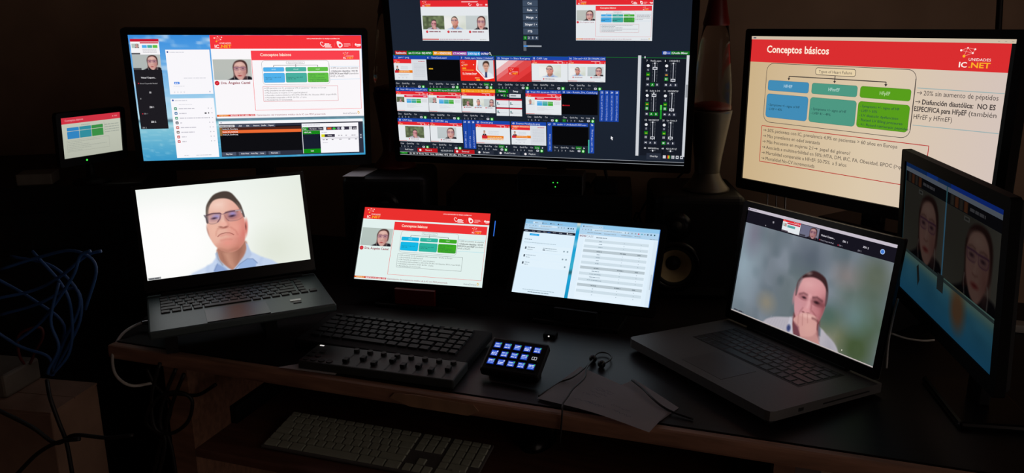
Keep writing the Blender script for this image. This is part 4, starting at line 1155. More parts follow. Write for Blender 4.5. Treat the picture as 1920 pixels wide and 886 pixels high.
tv = thing('television', 'large black television in the middle showing the dark video mixing desk', 'television', (.12, 2.19, RACKTOP))
monitor(tv, SB, .70, .394, .016, .02, .055, canvas_tv(), bez='gloss', foot=(.12, 2.19, RACKTOP), foot_r=.085)

# --- right monitor with the slide
def canvas_right():
    k = .598 / .521
    c = Canvas(1950, 1106, .521 * k * 1950 / 1920, .293 * k * 1106 / 1080)
    c.rect(0, 0, 1950, 1106, rgb(12, 12, 12))
    c.rect(0, 0, 1948, 24, rgb(206, 190, 168)); c.words(14, 17, 30, 9, rgb(90, 90, 110), 2)
    for x in (1840, 1880, 1920): c.rect(x, 11, x + 12, 14, rgb(170, 158, 140), fine=True)
    c.push(2, 24, 1922, 1104); slide(c, 'cream', lw=4); c.pop()
    return c
kC = .598 / .521
SC0 = frame_from(tuple(np.array((.6456, 1.5453, 1.3095 - 1.5)) * kC + np.array((0, 0, 1.5))), (.5504, -.8349, .0095), (-.0022, .0099, .9999))
_sx = .521 * kC / 1920; _sy = .293 * kC / 1080
SC = SC0 @ Matrix.Translation(((1950 / 2 - 2 - 960) * _sx, (540 + 24 - 1106 / 2) * _sy, 0))
BOXZ = 1.035
cR = Vector(SC.col[3][:3]); nR = Vector(SC.col[2][:3])
fo = cR - nR * .10
mon = thing('monitor', 'black widescreen monitor at upper right showing the large heart failure slide', 'monitor', (fo.x, fo.y, BOXZ))
monitor(mon, SC, .521 * kC * 1950 / 1920, .293 * kC * 1106 / 1080, .017, .026, .05, canvas_right(), foot=(fo.x, fo.y, BOXZ), foot_r=.085)

# --- tall monitor standing edge-on at the far right
def canvas_side():
    c = Canvas(1920, 1080, .45, .253, gain=(.3, .3, .3))
    def bgf(u, v):
        X, Y = u * 1920, v * 1080
        I = flat(X, rgb(60, 106, 118)) * (.9 + .25 * noise(u * 8, v * 14))[..., None]
        I = mix(I, np.clip((Y - 640) / 440, 0, 1) * .9, rgb(30, 92, 130))
        I = mix(I, np.exp(-((Y - 730) / 60) ** 2) * .7, rgb(118, 138, 116))
        return blob(I, X, Y, 1280, 850, 130, 150, rgb(112, 66, 34), 60, 0, .8)
    c.photo(0, 0, 1920, 1080, 60, 40, bgf)
    c.rect(0, 0, 1920, 40, rgb(26, 58, 116)); c.rect(500, 6, 740, 50, rgb(30, 70, 160)); c.rect(1010, 4, 1890, 60, rgb(26, 60, 160))
    for x0, x1, y1 in ((10, 930, 716), (955, 1914, 706)):
        c.rect(x0, 40, x1, 74, rgb(118, 128, 142))
        c.rect(x0, 74, x1, 158, rgb(20, 20, 24))
        for q in range(4): c.photo(x0 + 60 + q * 84, 78, x0 + 132 + q * 84, 152, 8, 6, lambda u, v, q=q: flat(u, (.22 + .12 * (q % 2), .2, .18 - .05 * (q % 2))) * (1 - .5 * np.abs(u - .5))[..., None])
        c.words(x0 + 420, 124, 260, 22, rgb(80, 80, 84), x0)
        c.photo(x0, 158, x1, y1, 110, 70, lambda u, v: woman((108, 108, 100))(u * .82 + .18, v) * np.array([.50, .48, .46]))
        c.rr(x0 + 330, 172, x0 + 430, 206, 8, rgb(76, 76, 72)); c.rect(x0 + 350, 182, x0 + 410, 196, rgb(44, 44, 42))
    c.rect(0, 716, 1920, 740, rgb(52, 66, 66)); c.rect(930, 158, 955, 716, rgb(70, 120, 150))
    c.poly([(395, 790), (440, 760), (480, 880), (440, 940)], rgb(38, 44, 44)); c.rect(860, 700, 990, 830, rgb(44, 50, 50))
    return c
kH = .45 / .477
SH = frame_from(tuple(np.array((.781, 1.4258, 1.084 - 1.5)) * kH + np.array((0, 0, 1.5))), (-.1491, -.9887, .0144), (-.0575, .0233, .9981))
hC = Vector(SH.col[3][:3]); hN = Vector(SH.col[2][:3]); fo = hC - hN * .09
mon = thing('monitor', 'slim black monitor turned edge-on at the far right with a dim call picture', 'monitor', (fo.x, fo.y, DESK))
monitor(mon, SH, .45, .253, .021, .026, .022, canvas_side(), bez='dull', foot=(fo.x, fo.y, DESK), foot_r=.08)

# --- two portable screens in the middle
def canvas_prog():
    c = Canvas(1920, 1080, .32, .1804); event(c, 'mint', 100); return c
def canvas_web():
    c = Canvas(1920, 1080, .32, .1804)
    wh = rgb(222, 240, 252); gr = rgb(206, 222, 232); bar = rgb(178, 212, 238); ink = rgb(146, 164, 178)
    def wall(u, v):
        I = flat(u, rgb(24, 160, 214))
        I = mix(I, np.clip(.5 - np.abs(v - .28) * 6, 0, 1), rgb(190, 214, 220)); I = mix(I, np.clip(1 - v * 9, 0, 1), rgb(226, 222, 206))
        I = mix(I, np.clip((v - .35) * 2.4, 0, 1) * np.clip((.78 - v) * 5, 0, 1), rgb(86, 186, 196))
        I = mix(I, np.exp(-((v - .66) / .03) ** 2), rgb(40, 100, 116)); return mix(I, np.clip((v - .78) * 4, 0, 1), rgb(26, 146, 190))
    c.photo(755, 0, 818, 1080, 2, 60, wall)
    c.rect(0, 0, 757, 1080, wh); c.rect(0, 0, 757, 62, rgb(140, 194, 232)); c.rect(0, 62, 757, 145, bar)
    c.rr(110, 18, 250, 62, 10, bar)
    for k, x in enumerate((30, 60, 90)): c.ell(x, 34, 9, 9, rgb(150, 180, 200))
    for k, x in enumerate((140, 270, 390, 500)): c.ell(x - 14, 40, 9, 9, rgb(230, 240, 246) if k == 0 else rgb(50, 60, 80)); c.words(x, 46, 50, 10, ink, k)
    c.rr(200, 70, 480, 98, 14, rgb(206, 228, 244)); c.words(230, 90, 170, 9, ink, 5)
    for x in (24, 70, 120, 160): c.ell(x, 86, 8, 8, ink)
    for k, x in enumerate((500, 540, 580, 640, 680, 712)): c.ell(x, 88, 10 if k > 2 else 6, 10, rgb(30, 60, 70) if k > 2 else ink)
    c.words(70, 130, 300, 9, ink, 8); c.words(640, 138, 100, 8, ink, 9)
    c.rect(0, 150, 756, 186, rgb(28, 32, 48))
    for k, x in enumerate((18, 120, 200, 290, 350, 430, 520)): c.words(x, 174, 46, 9, rgb(140, 146, 160) if k != 4 else rgb(70, 120, 190), k + 2)
    c.ell(640, 168, 8, 12, rgb(230, 236, 240)); c.words(656, 174, 60, 9, rgb(190, 196, 206), 3)
    c.rect(96, 206, 238, 236, rgb(26, 166, 232)); c.words(120, 226, 90, 9, rgb(110, 200, 244), 2)
    c.words(36, 300, 110, 10, ink, 3); c.words(36, 344, 470, 8, rgb(170, 190, 202), 4)
    for k, y in enumerate((420, 534, 640)):
        c.rect(40, y - 48, 740, y + 52, rgb(226, 242, 252)); c.rect(66, y - 14, 88, y + 20, rgb(72, 84, 96)); c.words(104, y - 4, (110, 140, 70)[k], 9, rgb(128, 142, 154) if k == 0 else rgb(160, 178, 190), k)
        c.words(104, y + 26, (80, 60, 50)[k], 8, rgb(140, 156, 168), k + 4)
        for x in ((640, 690) if k < 2 else (690,)): c.ell(x, y + 8, 14, 14, rgb(176, 196, 208)); c.ell(x, y + 8, 7, 7, rgb(120, 140, 152))
        if k == 0: c.words(330, y - 8, 200, 8, rgb(140, 156, 168), 7); c.rect(330, y + 6, 364, y + 20, rgb(80, 90, 102)); c.words(374, y + 20, 170, 7, rgb(180, 198, 208), 8)
    c.words(150, 1022, 460, 10, rgb(176, 196, 208), 3); c.words(230, 1052, 300, 10, rgb(120, 140, 152), 4)
    # right page
    c.rect(806, 0, 1920, 1080, rgb(224, 240, 252)); c.rect(806, 0, 1920, 56, rgb(146, 200, 236)); c.rect(806, 56, 1910, 152, bar); c.rr(830, 14, 1130, 56, 10, bar)
    c.ell(856, 36, 9, 9, rgb(60, 70, 90)); c.words(880, 42, 110, 10, ink, 2); c.ell(1080, 36, 5, 5, ink); c.ell(1106, 36, 5, 5, ink); c.line([(1148, 28), (1148, 46)], 3, ink)
    c.rr(980, 66, 1500, 96, 14, rgb(206, 228, 244)); c.words(1020, 87, 380, 9, ink, 9)
    for k, x in enumerate((846, 890, 930, 970)): c.ell(x, 82, 8, 8, ink)
    for k, x in enumerate((1450, 1490, 1540, 1590, 1632, 1676, 1716, 1756, 1800, 1848)): c.ell(x, 84, 10, 10, (ink, ink, ink, ink, rgb(220, 50, 70), rgb(90, 170, 190), ink, rgb(36, 50, 70), rgb(60, 90, 110), rgb(20, 80, 86))[k])
    c.words(920, 128, 200, 10, ink, 6); c.words(1160, 128, 170, 10, ink, 7); c.words(1400, 128, 150, 10, ink, 8); c.words(1580, 128, 90, 10, ink, 9); c.words(1790, 148, 110, 8, ink, 2)
    c.text(820, 192, 28, 'WOW', rgb(120, 40, 70), 1, 92); c.text(914, 192, 28, 'CAST', rgb(150, 160, 172), 0, 108); c.words(1060, 192, 150, 12, rgb(120, 134, 146), 4)
    c.rect(890, 214, 1800, 1060, rgb(230, 244, 254))
    def row(y, col, n=0):
        c.rect(906, y - 20, 1792, y + 20, col)
    y = 238
    for k in range(3): row(y + k * 41, gr if k % 2 == 0 else rgb(230, 244, 254)); c.words(1110, y + 6 + k * 41, 40 + 10 * k, 9, ink, k); c.ell(1460, y + k * 41, 5, 5, rgb(150, 166, 178)); c.ell(1690, y + k * 41, 4, 4, rgb(150, 166, 178))
    for t, (y, n) in enumerate(((384, 4), (622, 4), (866, 3))):
        row(y, rgb(186, 200, 208)); c.words(1096, y + 7, 76, 12, rgb(124, 138, 148), t + 2); c.words(1420, y + 7, 84, 12, rgb(124, 138, 148), t + 12); c.words(1660, y + 7, 46, 12, rgb(124, 138, 148), t + 22)
        for k in range(n):
            yy = y + 42 + k * 42
            row(yy, gr if k % 2 else rgb(228, 242, 252)); L = (50, 60, 44, 52) if t == 0 else ((110, 160, 150, 200) if t == 1 else (16, 16, 16)); c.words(1130 - L[k] / 2, yy + 6, L[k], 9, ink, k)
            c.ell(1462, yy, 5, 5, rgb(150, 166, 178)); c.ell(1690, yy, 5, 5, rgb(150, 166, 178))
    c.rect(1852, 170, 1906, 1080, rgb(218, 234, 246)); c.rect(1878, 630, 1900, 840, rgb(196, 210, 222)); c.rect(1908, 0, 1920, 1080, rgb(60, 110, 180))
    return c
kE = .32 / .22
def scaled(cx, cy, cz, k): return tuple(np.array((cx, cy, cz - 1.5)) * k + np.array((0, 0, 1.5)))
SE = frame_from(scaled(-.1982, 1.7446, 1.0096, .32 / .294), (.9753, -.2208, .0005), (.1061, .4709, .8758))
SF = frame_from(scaled(.1524, 1.6404, 1.0062, .32 / .294), (.9327, -.3605, .0085), (.1925, .5179, .8335))
def portable(scr, canvas, label, lip):
    c = Vector(scr.col[3][:3]); up = Vector(scr.col[1][:3]); n = Vector(scr.col[2][:3])
    y = math.degrees(math.atan2(scr[1][0], scr[0][0]))
    low = c - up * .105
    root = thing('portable_monitor', label, 'monitor', (low.x, low.y, DESK))
    part('bezel', bezel_bm(.32, .1804, .013, .02, .016), M['gloss'], root, scr)
    part('back_cover', back_bm(.32, .1804, .013, .02, .014), M['matte'], root, scr)
    canvas.build('display', root, scr)
    R3 = yaw(y).to_4x4()
    bm = bmesh.new(); box(bm, -.1, .1, -.02, .085, 0, .01, .003); part('stand_base', bm, M['black'], root, Matrix.Translation((low.x, low.y, DESK)) @ R3)
    bm = bmesh.new(); box(bm, -.05, .05, -.016, -.004, .01, low.z - DESK + (.004 if lip else -.004), .002); part('stand_lip', bm, M['red' if lip else 'black'], root, Matrix.Translation((low.x, low.y, DESK)) @ R3)  # red lip colour imitates the reflection of the red screen
    # rear prop
    a = scr @ Vector((0, .02, -.016)); b = Vector((low.x, low.y, DESK)) + (R3.to_3x3() @ Vector((0, .07, .01)))
    d = a - b
    mm = frame_from((a + b) / 2, R3.to_3x3() @ Vector((1, 0, 0)), d)
    bm = bmesh.new(); box(bm, -.04, .04, -d.length / 2, d.length / 2, -.003, .003, .001); part('rear_prop', bm, M['black'], root, mm)
    return root
pE = portable(SE, canvas_prog(), 'portable screen in the middle showing the red programme page with a speaker', True)
bm = bmesh.new(); box(bm, .173, .1745, .035, .072, .0035, .0055); part('status_light', bm, M['bluel'], pE, SE)
pF = portable(SF, canvas_web(), 'portable screen in the middle showing two pale blue web pages', False)

# --- tiny field monitor, far left
def canvas_tiny():
    c = Canvas(1600, 1000, .155, .098)
    p = PAL['small']
    c.rect(0, 0, 1600, 1000, p['white'], tuple(v * .92 for v in p['white'])); c.rect(0, 0, 1600, 160, p['red'])
    c.text(110, 100, 44, 'Conceptos básicos', rgb(226, 150, 158), 1, 480); c.ell(1400, 90, 12, 12, rgb(240, 190, 190)); c.rect(1440, 70, 1520, 104, rgb(220, 110, 120))
    c.words(520, 225, 240, 14, p['ink'], 4)
    for k, q in enumerate('btg'):
        c.rr(145 + k * 324, 256, 457 + k * 324, 340, 12, p[q]); c.rr(145 + k * 324, 352, 457 + k * 324, 532, 12, p[q])
    c.box(120, 575, 1252, 850, 5, p['ink'])
    for k in range(6): c.words(140, 618 + k * 42, (860, 380, 560, 1040, 620, 360)[k], 18, rgb(168, 172, 160), k)
    for k in range(4): c.words(1150, 290 + k * 62, 400, 22, rgb(158, 164, 154), k + 5)
    c.line([(1140, 200), (1140, 520)], 5, p['ink'])
    return c
SI = frame_from((-1.0269, 2.0055, 1.22), (.5074, .8617, .0043), (.0675, -.0447, .9967))
RACKL = 1.10
fm = thing('field_monitor', 'tiny black field monitor at far left showing the slide, green light below', 'monitor', (-1.05, 2.02, RACKL))
part('bezel', bezel_bm(.155, .098, .012, .02, .02), M['black'], fm, SI)
part('back_cover', back_bm(.155, .098, .012, .02, .022), M['matte'], fm, SI)
canvas_tiny().build('display', fm, SI)
bm = bmesh.new(); lathe(bm, [(0, .0045), (.0022, .0045), (.0022, .0035)], 12, -.022, -.0585); part('power_light', bm, M['green'], fm, SI)
bm = bmesh.new(); lathe(bm, [(0, 0), (.045, 0), (.042, .008), (.012, .014), (.009, .03), (.009, .075), (0, .075)], 24); part('stand', bm, M['black'], fm, Matrix.Translation((-1.05, 2.02, RACKL)), smooth=True)

# ------------------------------------------------------------------ keys
KEYC = {}
def key_mesh(w, d, h, m, tag_):
    k = (round(w, 4), round(d, 4), tag_)
    if k not in KEYC:
        bm = bmesh.new()
        s = min(.0012, w * .1)
        a = [bm.verts.new((x, y, 0)) for x, y in ((-w / 2, -d / 2), (w / 2, -d / 2), (w / 2, d / 2), (-w / 2, d / 2))]
        b = [bm.verts.new((x, y, h)) for x, y in ((-w / 2 + s, -d / 2 + s), (w / 2 - s, -d / 2 + s), (w / 2 - s, d / 2 - s), (-w / 2 + s, d / 2 - s))]
        bm.faces.new(b); bm.faces.new(a[::-1])
        for i in range(4): bm.faces.new((a[i], a[(i + 1) % 4], b[(i + 1) % 4], b[i]))
        KEYC[k] = bm_mesh('key', bm, m)
    return KEYC[k]
def key_rows(parent, world, rows, u, gap, h, m, tag_):
    """rows: (y_centre, depth, x_start, [widths in units, negative = gap])"""
    for y, d, x, ws in rows:
        for w in ws:
            if w < 0: x += -w * u; continue
            W_ = w * u
            link('key', key_mesh(W_ - gap, d - gap, h, m, tag_), parent, world @ Matrix.Translation((x + W_ / 2, y, 0)))
            x += W_

# --- laptop on the left with the man in the light blue shirt
def canvas_l1():
    c = Canvas(1920, 1080, .344, .194)
    c.photo(0, 0, 1920, 1080, 40, 24, lambda u, v: bg_man1(u * 1920, v * 1080))
    c.photo(440, 90, 1600, 1080, 270, 230, lambda u, v: man1(440 + u * 1160, 90 + v * 990))
    c.rect(10, 1052, 150, 1078, rgb(150, 152, 154)); c.words(20, 1072, 110, 12, rgb(90, 92, 96), 2)
    return c
SD = frame_from((-.6308, 1.7575, 1.053), (.9128, .4079, .0182), (-.1148, .2136, .9701))
Xd = Vector(SD.col[0][:3]); hinge = SD @ Vector((0, -.097 - .034, 0))
fr = Xd.cross(Vector((0, 0, 1))).normalized()
if fr.y > 0: fr = -fr
DK = frame_from(hinge, Xd, -fr)            # deck frame: x right, y away, z up
lap = thing('laptop', 'open dark grey laptop on the left showing a man in a light blue shirt', 'laptop', hinge + fr * .11 - Vector((0, 0, .02)), DK.to_3x3())
bm = bmesh.new(); box(bm, -.179, .179, -.222, .012, -.018, -.001, .004); part('base', bm, M['deckdark'], lap, DK)
bm = bmesh.new(); box(bm, -.181, .181, -.124, .105, -.007, .0, .002); 
lid = part('lid', bm, M['black'], lap, SD)
part('bezel', bezel_bm(.344, .194, .008, .024, .004), M['gloss'], lap, SD)
canvas_l1().build('display', lap, SD)
bm = bmesh.new(); box(bm, -.15, .15, -.004, .01, -.008, .006, .003); part('hinge', bm, M['black'], lap, DK)
bm = bmesh.new(); box(bm, -.072, .048, -.216, -.142, -.0012, .0003); part('touchpad', bm, M['padglass'], lap, DK)
u = .0188
key_rows(lap, DK @ Matrix.Translation((0, 0, -.0008)), [
    (-.022, .013, -.155, [.95] * 14 + [-.1] + [1, 1]), (-.039, u, -.155, [1] * 13 + [1.6] + [-.1, 1]), (-.058, u, -.155, [1.5] + [1] * 12 + [1.1] + [-.1, 1]),
    (-.077, u, -.155, [1.75] + [1] * 11 + [1.85] + [-.1, 1]), (-.096, u, -.155, [2.2] + [1] * 10 + [2.4] + [-.1, 1]),
    (-.1155, u, -.155, [1.1, 1.1, 1.1, 1.1, 5.1, 1.05, 1.05, 1.05, 1.05, -.1, 1, 1, 1])], u, .003, .0022, M['keydark'], 'dark')
bm = bmesh.new(); box(bm, .095, .117, -.168, -.158, -.001, .0004); o = part('sticker', bm, M['sticker'], lap, DK)
bm = bmesh.new(); box(bm, .099, .115, -.182, -.172, -.001, .0004); o = part('sticker', bm, M['grey'], lap, DK)
# its riser
rz = hinge.z - .022
mid = hinge + fr * .11
ris = thing('laptop_riser', 'black box riser under the left laptop', 'stand', (mid.x, mid.y, DESK), yaw(24))
bm = bmesh.new(); box(bm, -.16, .08, -.01, .11, rz - DESK - .012, rz - DESK, .003); part('top_plate', bm, M['black'], ris)
for sx in (-.14, .06):
    bm = bmesh.new(); box(bm, sx - .012, sx + .012, .0, .1, 0, rz - DESK - .012); part('leg', bm, M['black'], ris)

# --- silver laptop on the right with the man resting his chin on his fist
def canvas_l2():
    c = Canvas(1680, 1050, .367, .2295)
    c.photo(0, 0, 1680, 1050, 90, 56, lambda u, v: bg_man2(u * 1680, v * 1050))
    c.photo(380, 370, 1360, 1044, 230, 160, lambda u, v: man2(380 + u * 980, 370 + v * 674))
    c.rect(0, 0, 1680, 152, rgb(22, 20, 30))
    c.rect(0, 0, 1680, 30, rgb(196, 188, 200)); c.ell(16, 15, 8, 8, rgb(70, 70, 110)); c.words(34, 20, 80, 8, rgb(150, 146, 160), 2)
    w = rgb(216, 212, 222)
    c.push(456, 32, 668, 140, 1920, 1080); mini_event(c, 'x'); c.photo(20, 300, 480, 590, 12, 8, woman()); c.rect(500, 200, 1890, 330, rgb(196, 28, 60)); c.rect(560, 420, 1400, 640, rgb(90, 160, 160)); c.rect(0, 960, 700, 1080, rgb(90, 80, 90)); c.pop()
    c.photo(672, 34, 886, 140, 56, 34, woman((132, 140, 158), (.8, .76, .82)))
    c.rect(672, 122, 740, 138, rgb(60, 58, 70))
    c.text(344, 92, 15, 'SI', w, 1, 18, 'c'); c.text(250, 138, 11, 'SI', w)
    c.text(985, 92, 15, 'Vicius/ Cuque...', w, 1, 150, 'c'); c.ell(905, 128, 5, 5, rgb(200, 40, 60)); c.text(914, 134, 11, 'Vicius/ Cuquerella Medi..', rgb(180, 176, 190), 0, 150)
    c.text(1172, 96, 15, 'ZB1 1', w, 1, 56, 'c'); c.ell(1106, 132, 5, 5, rgb(200, 40, 60)); c.text(1116, 137, 11, 'ZB1 1', rgb(180, 176, 190))
    c.text(1384, 98, 15, 'ZB1 2', w, 1, 58, 'c'); c.text(1310, 137, 11, 'ZB1 2', rgb(180, 176, 190))
    c.ell(1546, 88, 22, 22, rgb(170, 196, 236)); c.ell(1546, 88, 16, 16, rgb(66, 122, 212))
    c.rect(0, 1042, 1680, 1050, rgb(196, 186, 184)); c.words(34, 1036, 130, 12, rgb(60, 60, 70), 2); c.ell(1346, 1010, 5, 7, rgb(210, 206, 190))
    return c
RG = Matrix(((.4803, .8768, .0222), (-.877, .4797, .0274), (.0134, -.0326, .9994)))
TG = Vector((.5689, 1.5428, .8529))
GK = Matrix.Translation(TG) @ RG.to_4x4()
ang, chin = .1064, .0205
lu = RG @ Vector((0, math.sin(ang), math.cos(ang)))
SG = frame_from(TG + RG @ Vector((0, 0, .006)) + lu * (chin + .11475), RG @ Vector((1, 0, 0)), lu)
lap2 = thing('laptop', 'open silver laptop on the right showing a man resting his chin on his fist', 'laptop', TG + RG @ Vector((0, -.13, -.019)), RG)
bm = bmesh.new()
prism(bm, [(-.1965 + .012, -.267), (.1965 - .012, -.267), (.193, -.2635), (.1965, -.255), (.1965, .012), (-.1965, .012), (-.1965, -.255), (-.193, -.2635)], -.018, 0)
part('base', bm, M['alu'], lap2, GK)
bm = bmesh.new(); box(bm, -.1945, .1945, -.135, .128, -.008, 0, .003); part('lid', bm, M['alu'], lap2, SG)
part('bezel', bezel_bm(.367, .2295, .0125, .02, .006), M['gloss'], lap2, SG)
canvas_l2().build('display', lap2, SG)
bm = bmesh.new(); box(bm, -.13, .13, -.004, .01, -.006, .008, .003); part('hinge', bm, M['black'], lap2, GK)
bm = bmesh.new(); box(bm, -.142, .142, -.142, -.022, -.001, .0003); part('key_well', bm, M['rubber'], lap2, GK)
bm = bmesh.new(); box(bm, -.055, .055, -.245, -.158, -.001, .0004); part('trackpad', bm, M['alupad'], lap2, GK)
u2 = .0192
key_rows(lap2, GK @ Matrix.Translation((0, 0, .0003)), [
    (-.030, .012, -.14, [1.04] * 14), (-.046, u2, -.14, [1] * 13 + [1.55]), (-.0655, u2, -.14, [1.55] + [1] * 13), (-.085, u2, -.14, [1.8] + [1] * 11 + [1.75]),
    (-.1045, u2, -.14, [2.3] + [1] * 10 + [2.25]), (-.1275, .023, -.14, [1, 1, 1, 1.25, 5, 1.25, 1, 1, 1, 1])], u2, .003, .0012, M['keydark'], 'mac')
bm = bmesh.new(); box(bm, .1964, .1969, -.14, -.02, -.011, -.0085); part('disc_slot', bm, M['rubber'], lap2, GK)
bm = bmesh.new(); box(bm, .1964, .197, -.2, -.188, -.012, -.006); part('port', bm, M['rubber'], lap2, GK)
for px_, py_ in ((-.17, -.24), (.17, -.24), (.17, -.02), (-.17, -.02)):
    q = GK @ Vector((px_, py_, -.018))
    bm = bmesh.new(); lathe(bm, [(0, DESK), (.008, DESK), (.008, q.z + .0005), (0, q.z + .0005)], 12, q.x, q.y); part('foot', bm, M['rubber'], lap2, Matrix.Identity(4))

# --- compact black keyboard
def plane_frame(x, y, z, yw, pitch=0):
    return Matrix.Translation((x, y, z)) @ yaw(yw).to_4x4() @ Matrix.Rotation(math.radians(pitch), 4, 'X')
KB = plane_frame(-.248, 1.617, DESK + .008, -18.5, 3.5)
kb = thing('keyboard', 'compact black keyboard on the desk behind the fader controller', 'keyboard', (-.248, 1.617, DESK), yaw(-18.5))
bm = bmesh.new(); box(bm, -.194, .194, -.077, .075, -.004, .014, .004); part('body', bm, M['matte'], kb, KB)
u3 = .0196
key_rows(kb, KB @ Matrix.Translation((0, 0, .0138)), [
    (.060, .014, -.172, [1, -.3] + [.97] * 12 + [-.3] + [.9] * 4), (.040, u3, -.172, [1] * 13 + [1.9] + [-.1] + [1, 1]), (.020, u3, -.172, [1.5] + [1] * 12 + [1.4] + [-.1] + [1, 1]),
    (0, u3, -.172, [1.75] + [1] * 11 + [2.15] + [-.1] + [1, 1]), (-.020, u3, -.172, [1.25] + [1] * 11 + [1.65] + [-.1, 1, 1, 1]), (-.041, u3, -.172, [1.25, 1.25, 1.25, 5.2, 1.25, 1.25, 1.25, 1.2, -.1, 1, 1, 1])], u3, .003, .004, M['keyblack'], 'kb')

# --- fader controller with eight sliders
NK = plane_frame(-.253, 1.487, DESK - .004, -16.8, 2)
nk = thing('fader_controller', 'flat grey fader controller with round buttons lying at the desk front', 'controller', (-.253, 1.487, DESK), yaw(-16.8))
bm = bmesh.new(); box(bm, -.163, .163, -.041, .041, .0055, .024, .003); part('body', bm, M['fader'], nk, NK)
bm = bmesh.new(); box(bm, -.155, -.146, .032, .0355, .024, .0246); part('indicator', bm, M['whitel'], nk, NK)
for k, (x, y) in enumerate([(-.15, -.03), (-.133, -.03), (-.116, -.03), (-.099, -.03), (-.15, -.012), (-.133, -.012), (-.15, .004), (-.133, .008)]):
    bm = bmesh.new(); lathe(bm, [(.0068, .0238), (.0064, .026), (0, .026)], 16, x, y); part('button', bm, M['rubber'], nk, NK)
for k in range(8):
    x = -.068 + k * .0295
    bm = bmesh.new(); box(bm, x - .0016, x + .0016, -.034, .012, .0238, .0243); part('slider_slot', bm, M['rubber'], nk, NK)
    y = (-.02, -.004, -.018, .004, -.012, -.006, -.016, -.002)[k]
    bm = bmesh.new(); box(bm, x - .005, x + .005, y - .007, y + .007, .0242, .031, .001, 1); part('slider_cap', bm, M['black'], nk, NK)
    bm = bmesh.new(); lathe(bm, [(.0062, .0238), (.0055, .030), (0, .030)], 16, x, .026); part('knob', bm, M['rubber'], nk, NK)

# --- key pad with fifteen lit keys
SS = frame_from((.0045, 1.4611, .8715), (.9333, -.359, .0081), (.3155, .8305, .459))
sd = thing('control_pad', 'small black control pad with fifteen lit blue keys', 'controller', (.0045, 1.4611, DESK), yaw(-21))
bm = bmesh.new(); box(bm, -.059, .059, -.042, .042, -.02, -.0005, .005); part('body', bm, M['black'], sd, SS)
bm = bmesh.new(); box(bm, -.05, .05, -.012, .02, -.001, .012, .003)
part('foot', bm, M['black'], sd, Matrix.Translation((.004, 1.4611, DESK)) @ yaw(-21).to_4x4())
for iy in range(3):
    for ix in range(5):
        c = Canvas(100, 100, .0142, .0142)
        if (ix, iy) == (4, 1):
            c.rect(0, 0, 100, 100, rgb(6, 6, 8)); c.box(18, 28, 82, 72, 8, rgb(190, 190, 200)); c.line([(50, 28), (50, 72)], 8, rgb(190, 190, 200))
        else:
            q = (ix * 3 + iy * 5) % 4
            c.rect(0, 0, 100, 100, rgb(26, 52, 150)); c.rect(10, 10, 90, 92, rgb(34, 74, 196))
            for k in range(3): c.words(10, 34 + k * 24, 80, 14, (rgb(190, 206, 250), rgb(120, 156, 240), rgb(220, 226, 250))[(q + k) % 3], ix * 7 + iy * 3 + k)
            c.rect(78, 8, 94, 32, rgb(70, 210, 90) if q != 1 else rgb(210, 220, 250), fine=True)
        loc = SS @ Matrix.Translation(((ix - 2) * .0204, (1 - iy) * .0204, 0))
        bm = bmesh.new(); box(bm, -.0085, .0085, -.0085, .0085, -.001, .0012, .001, 1); kk = part('key', bm, M['gloss'], sd, loc)
        c.z = .0014
        # picture lies on the key cap
        c.V = [v + np.array([0, 0, .0011]) for v in c.V]
        c.build('key_screen', kk, loc)

# --- white full-size keyboard on the tray
AK = frame_from((-.3237, 1.418, .7208), (.9511, -.3089, -.0034), (.3064, .9418, .1386))
ak = thing('keyboard', 'full-size white keyboard with number pad on the pull-out tray', 'keyboard', (-.25, 1.4, .703), yaw(-18))
bm = bmesh.new(); box(bm, -.1445, .2865, -.058, .058, -.008, -.002, .002); part('body', bm, M['alu'], ak, AK)
bm = bmesh.new(); lathe(bm, [(.009, -.235), (.009, .0), (0, .0)], 16)
for v in bm.verts: v.co = Vector((v.co.z + .19, .049 + v.co.y * .9, -.012 + v.co.x * .6))
part('rear_bar', bm, M['alu'], ak, AK)
u4 = .01888
key_rows(ak, AK @ Matrix.Translation((0, 0, -.002)), [
    (.0485, .013, -.1415, [1.071] * 14 + [-.25, 1, 1, 1, -.25, 1, 1, 1, 1]),
    (.032, u4, -.1415, [1] * 13 + [2] + [-.25, 1, 1, 1, -.25, 1, 1, 1, 1]),
    (.0132, u4, -.1415, [1.5] + [1] * 12 + [1.5] + [-.25, 1, 1, 1, -.25, 1, 1, 1, 1]),
    (-.0057, u4, -.1415, [1.75] + [1] * 12 + [1.25] + [-3.5, 1, 1, 1, 1]),
    (-.0246, u4, -.1415, [1.25] + [1] * 11 + [2.75] + [-1.25, 1, -1.25, 1, 1, 1]),
    (-.0445, .0205, -.1415, [1.6, 1.3, 1.6, 6, 1.6, 1.3, 1.6] + [-.25, 1, 1, 1, -.25, 2, 1])], u4, .0028, .003, M['keywhite'], 'white')
bm = bmesh.new(); y0, y1 = -.0246 - .0075, -.0445 - .009
# tall enter key of the number pad
link('key', key_mesh(u4 - .0028, .036, .003, M['keywhite'], 'enter'), ak, AK @ Matrix.Translation((-.1415 + 20.5 * u4, -.0347, -.002)))

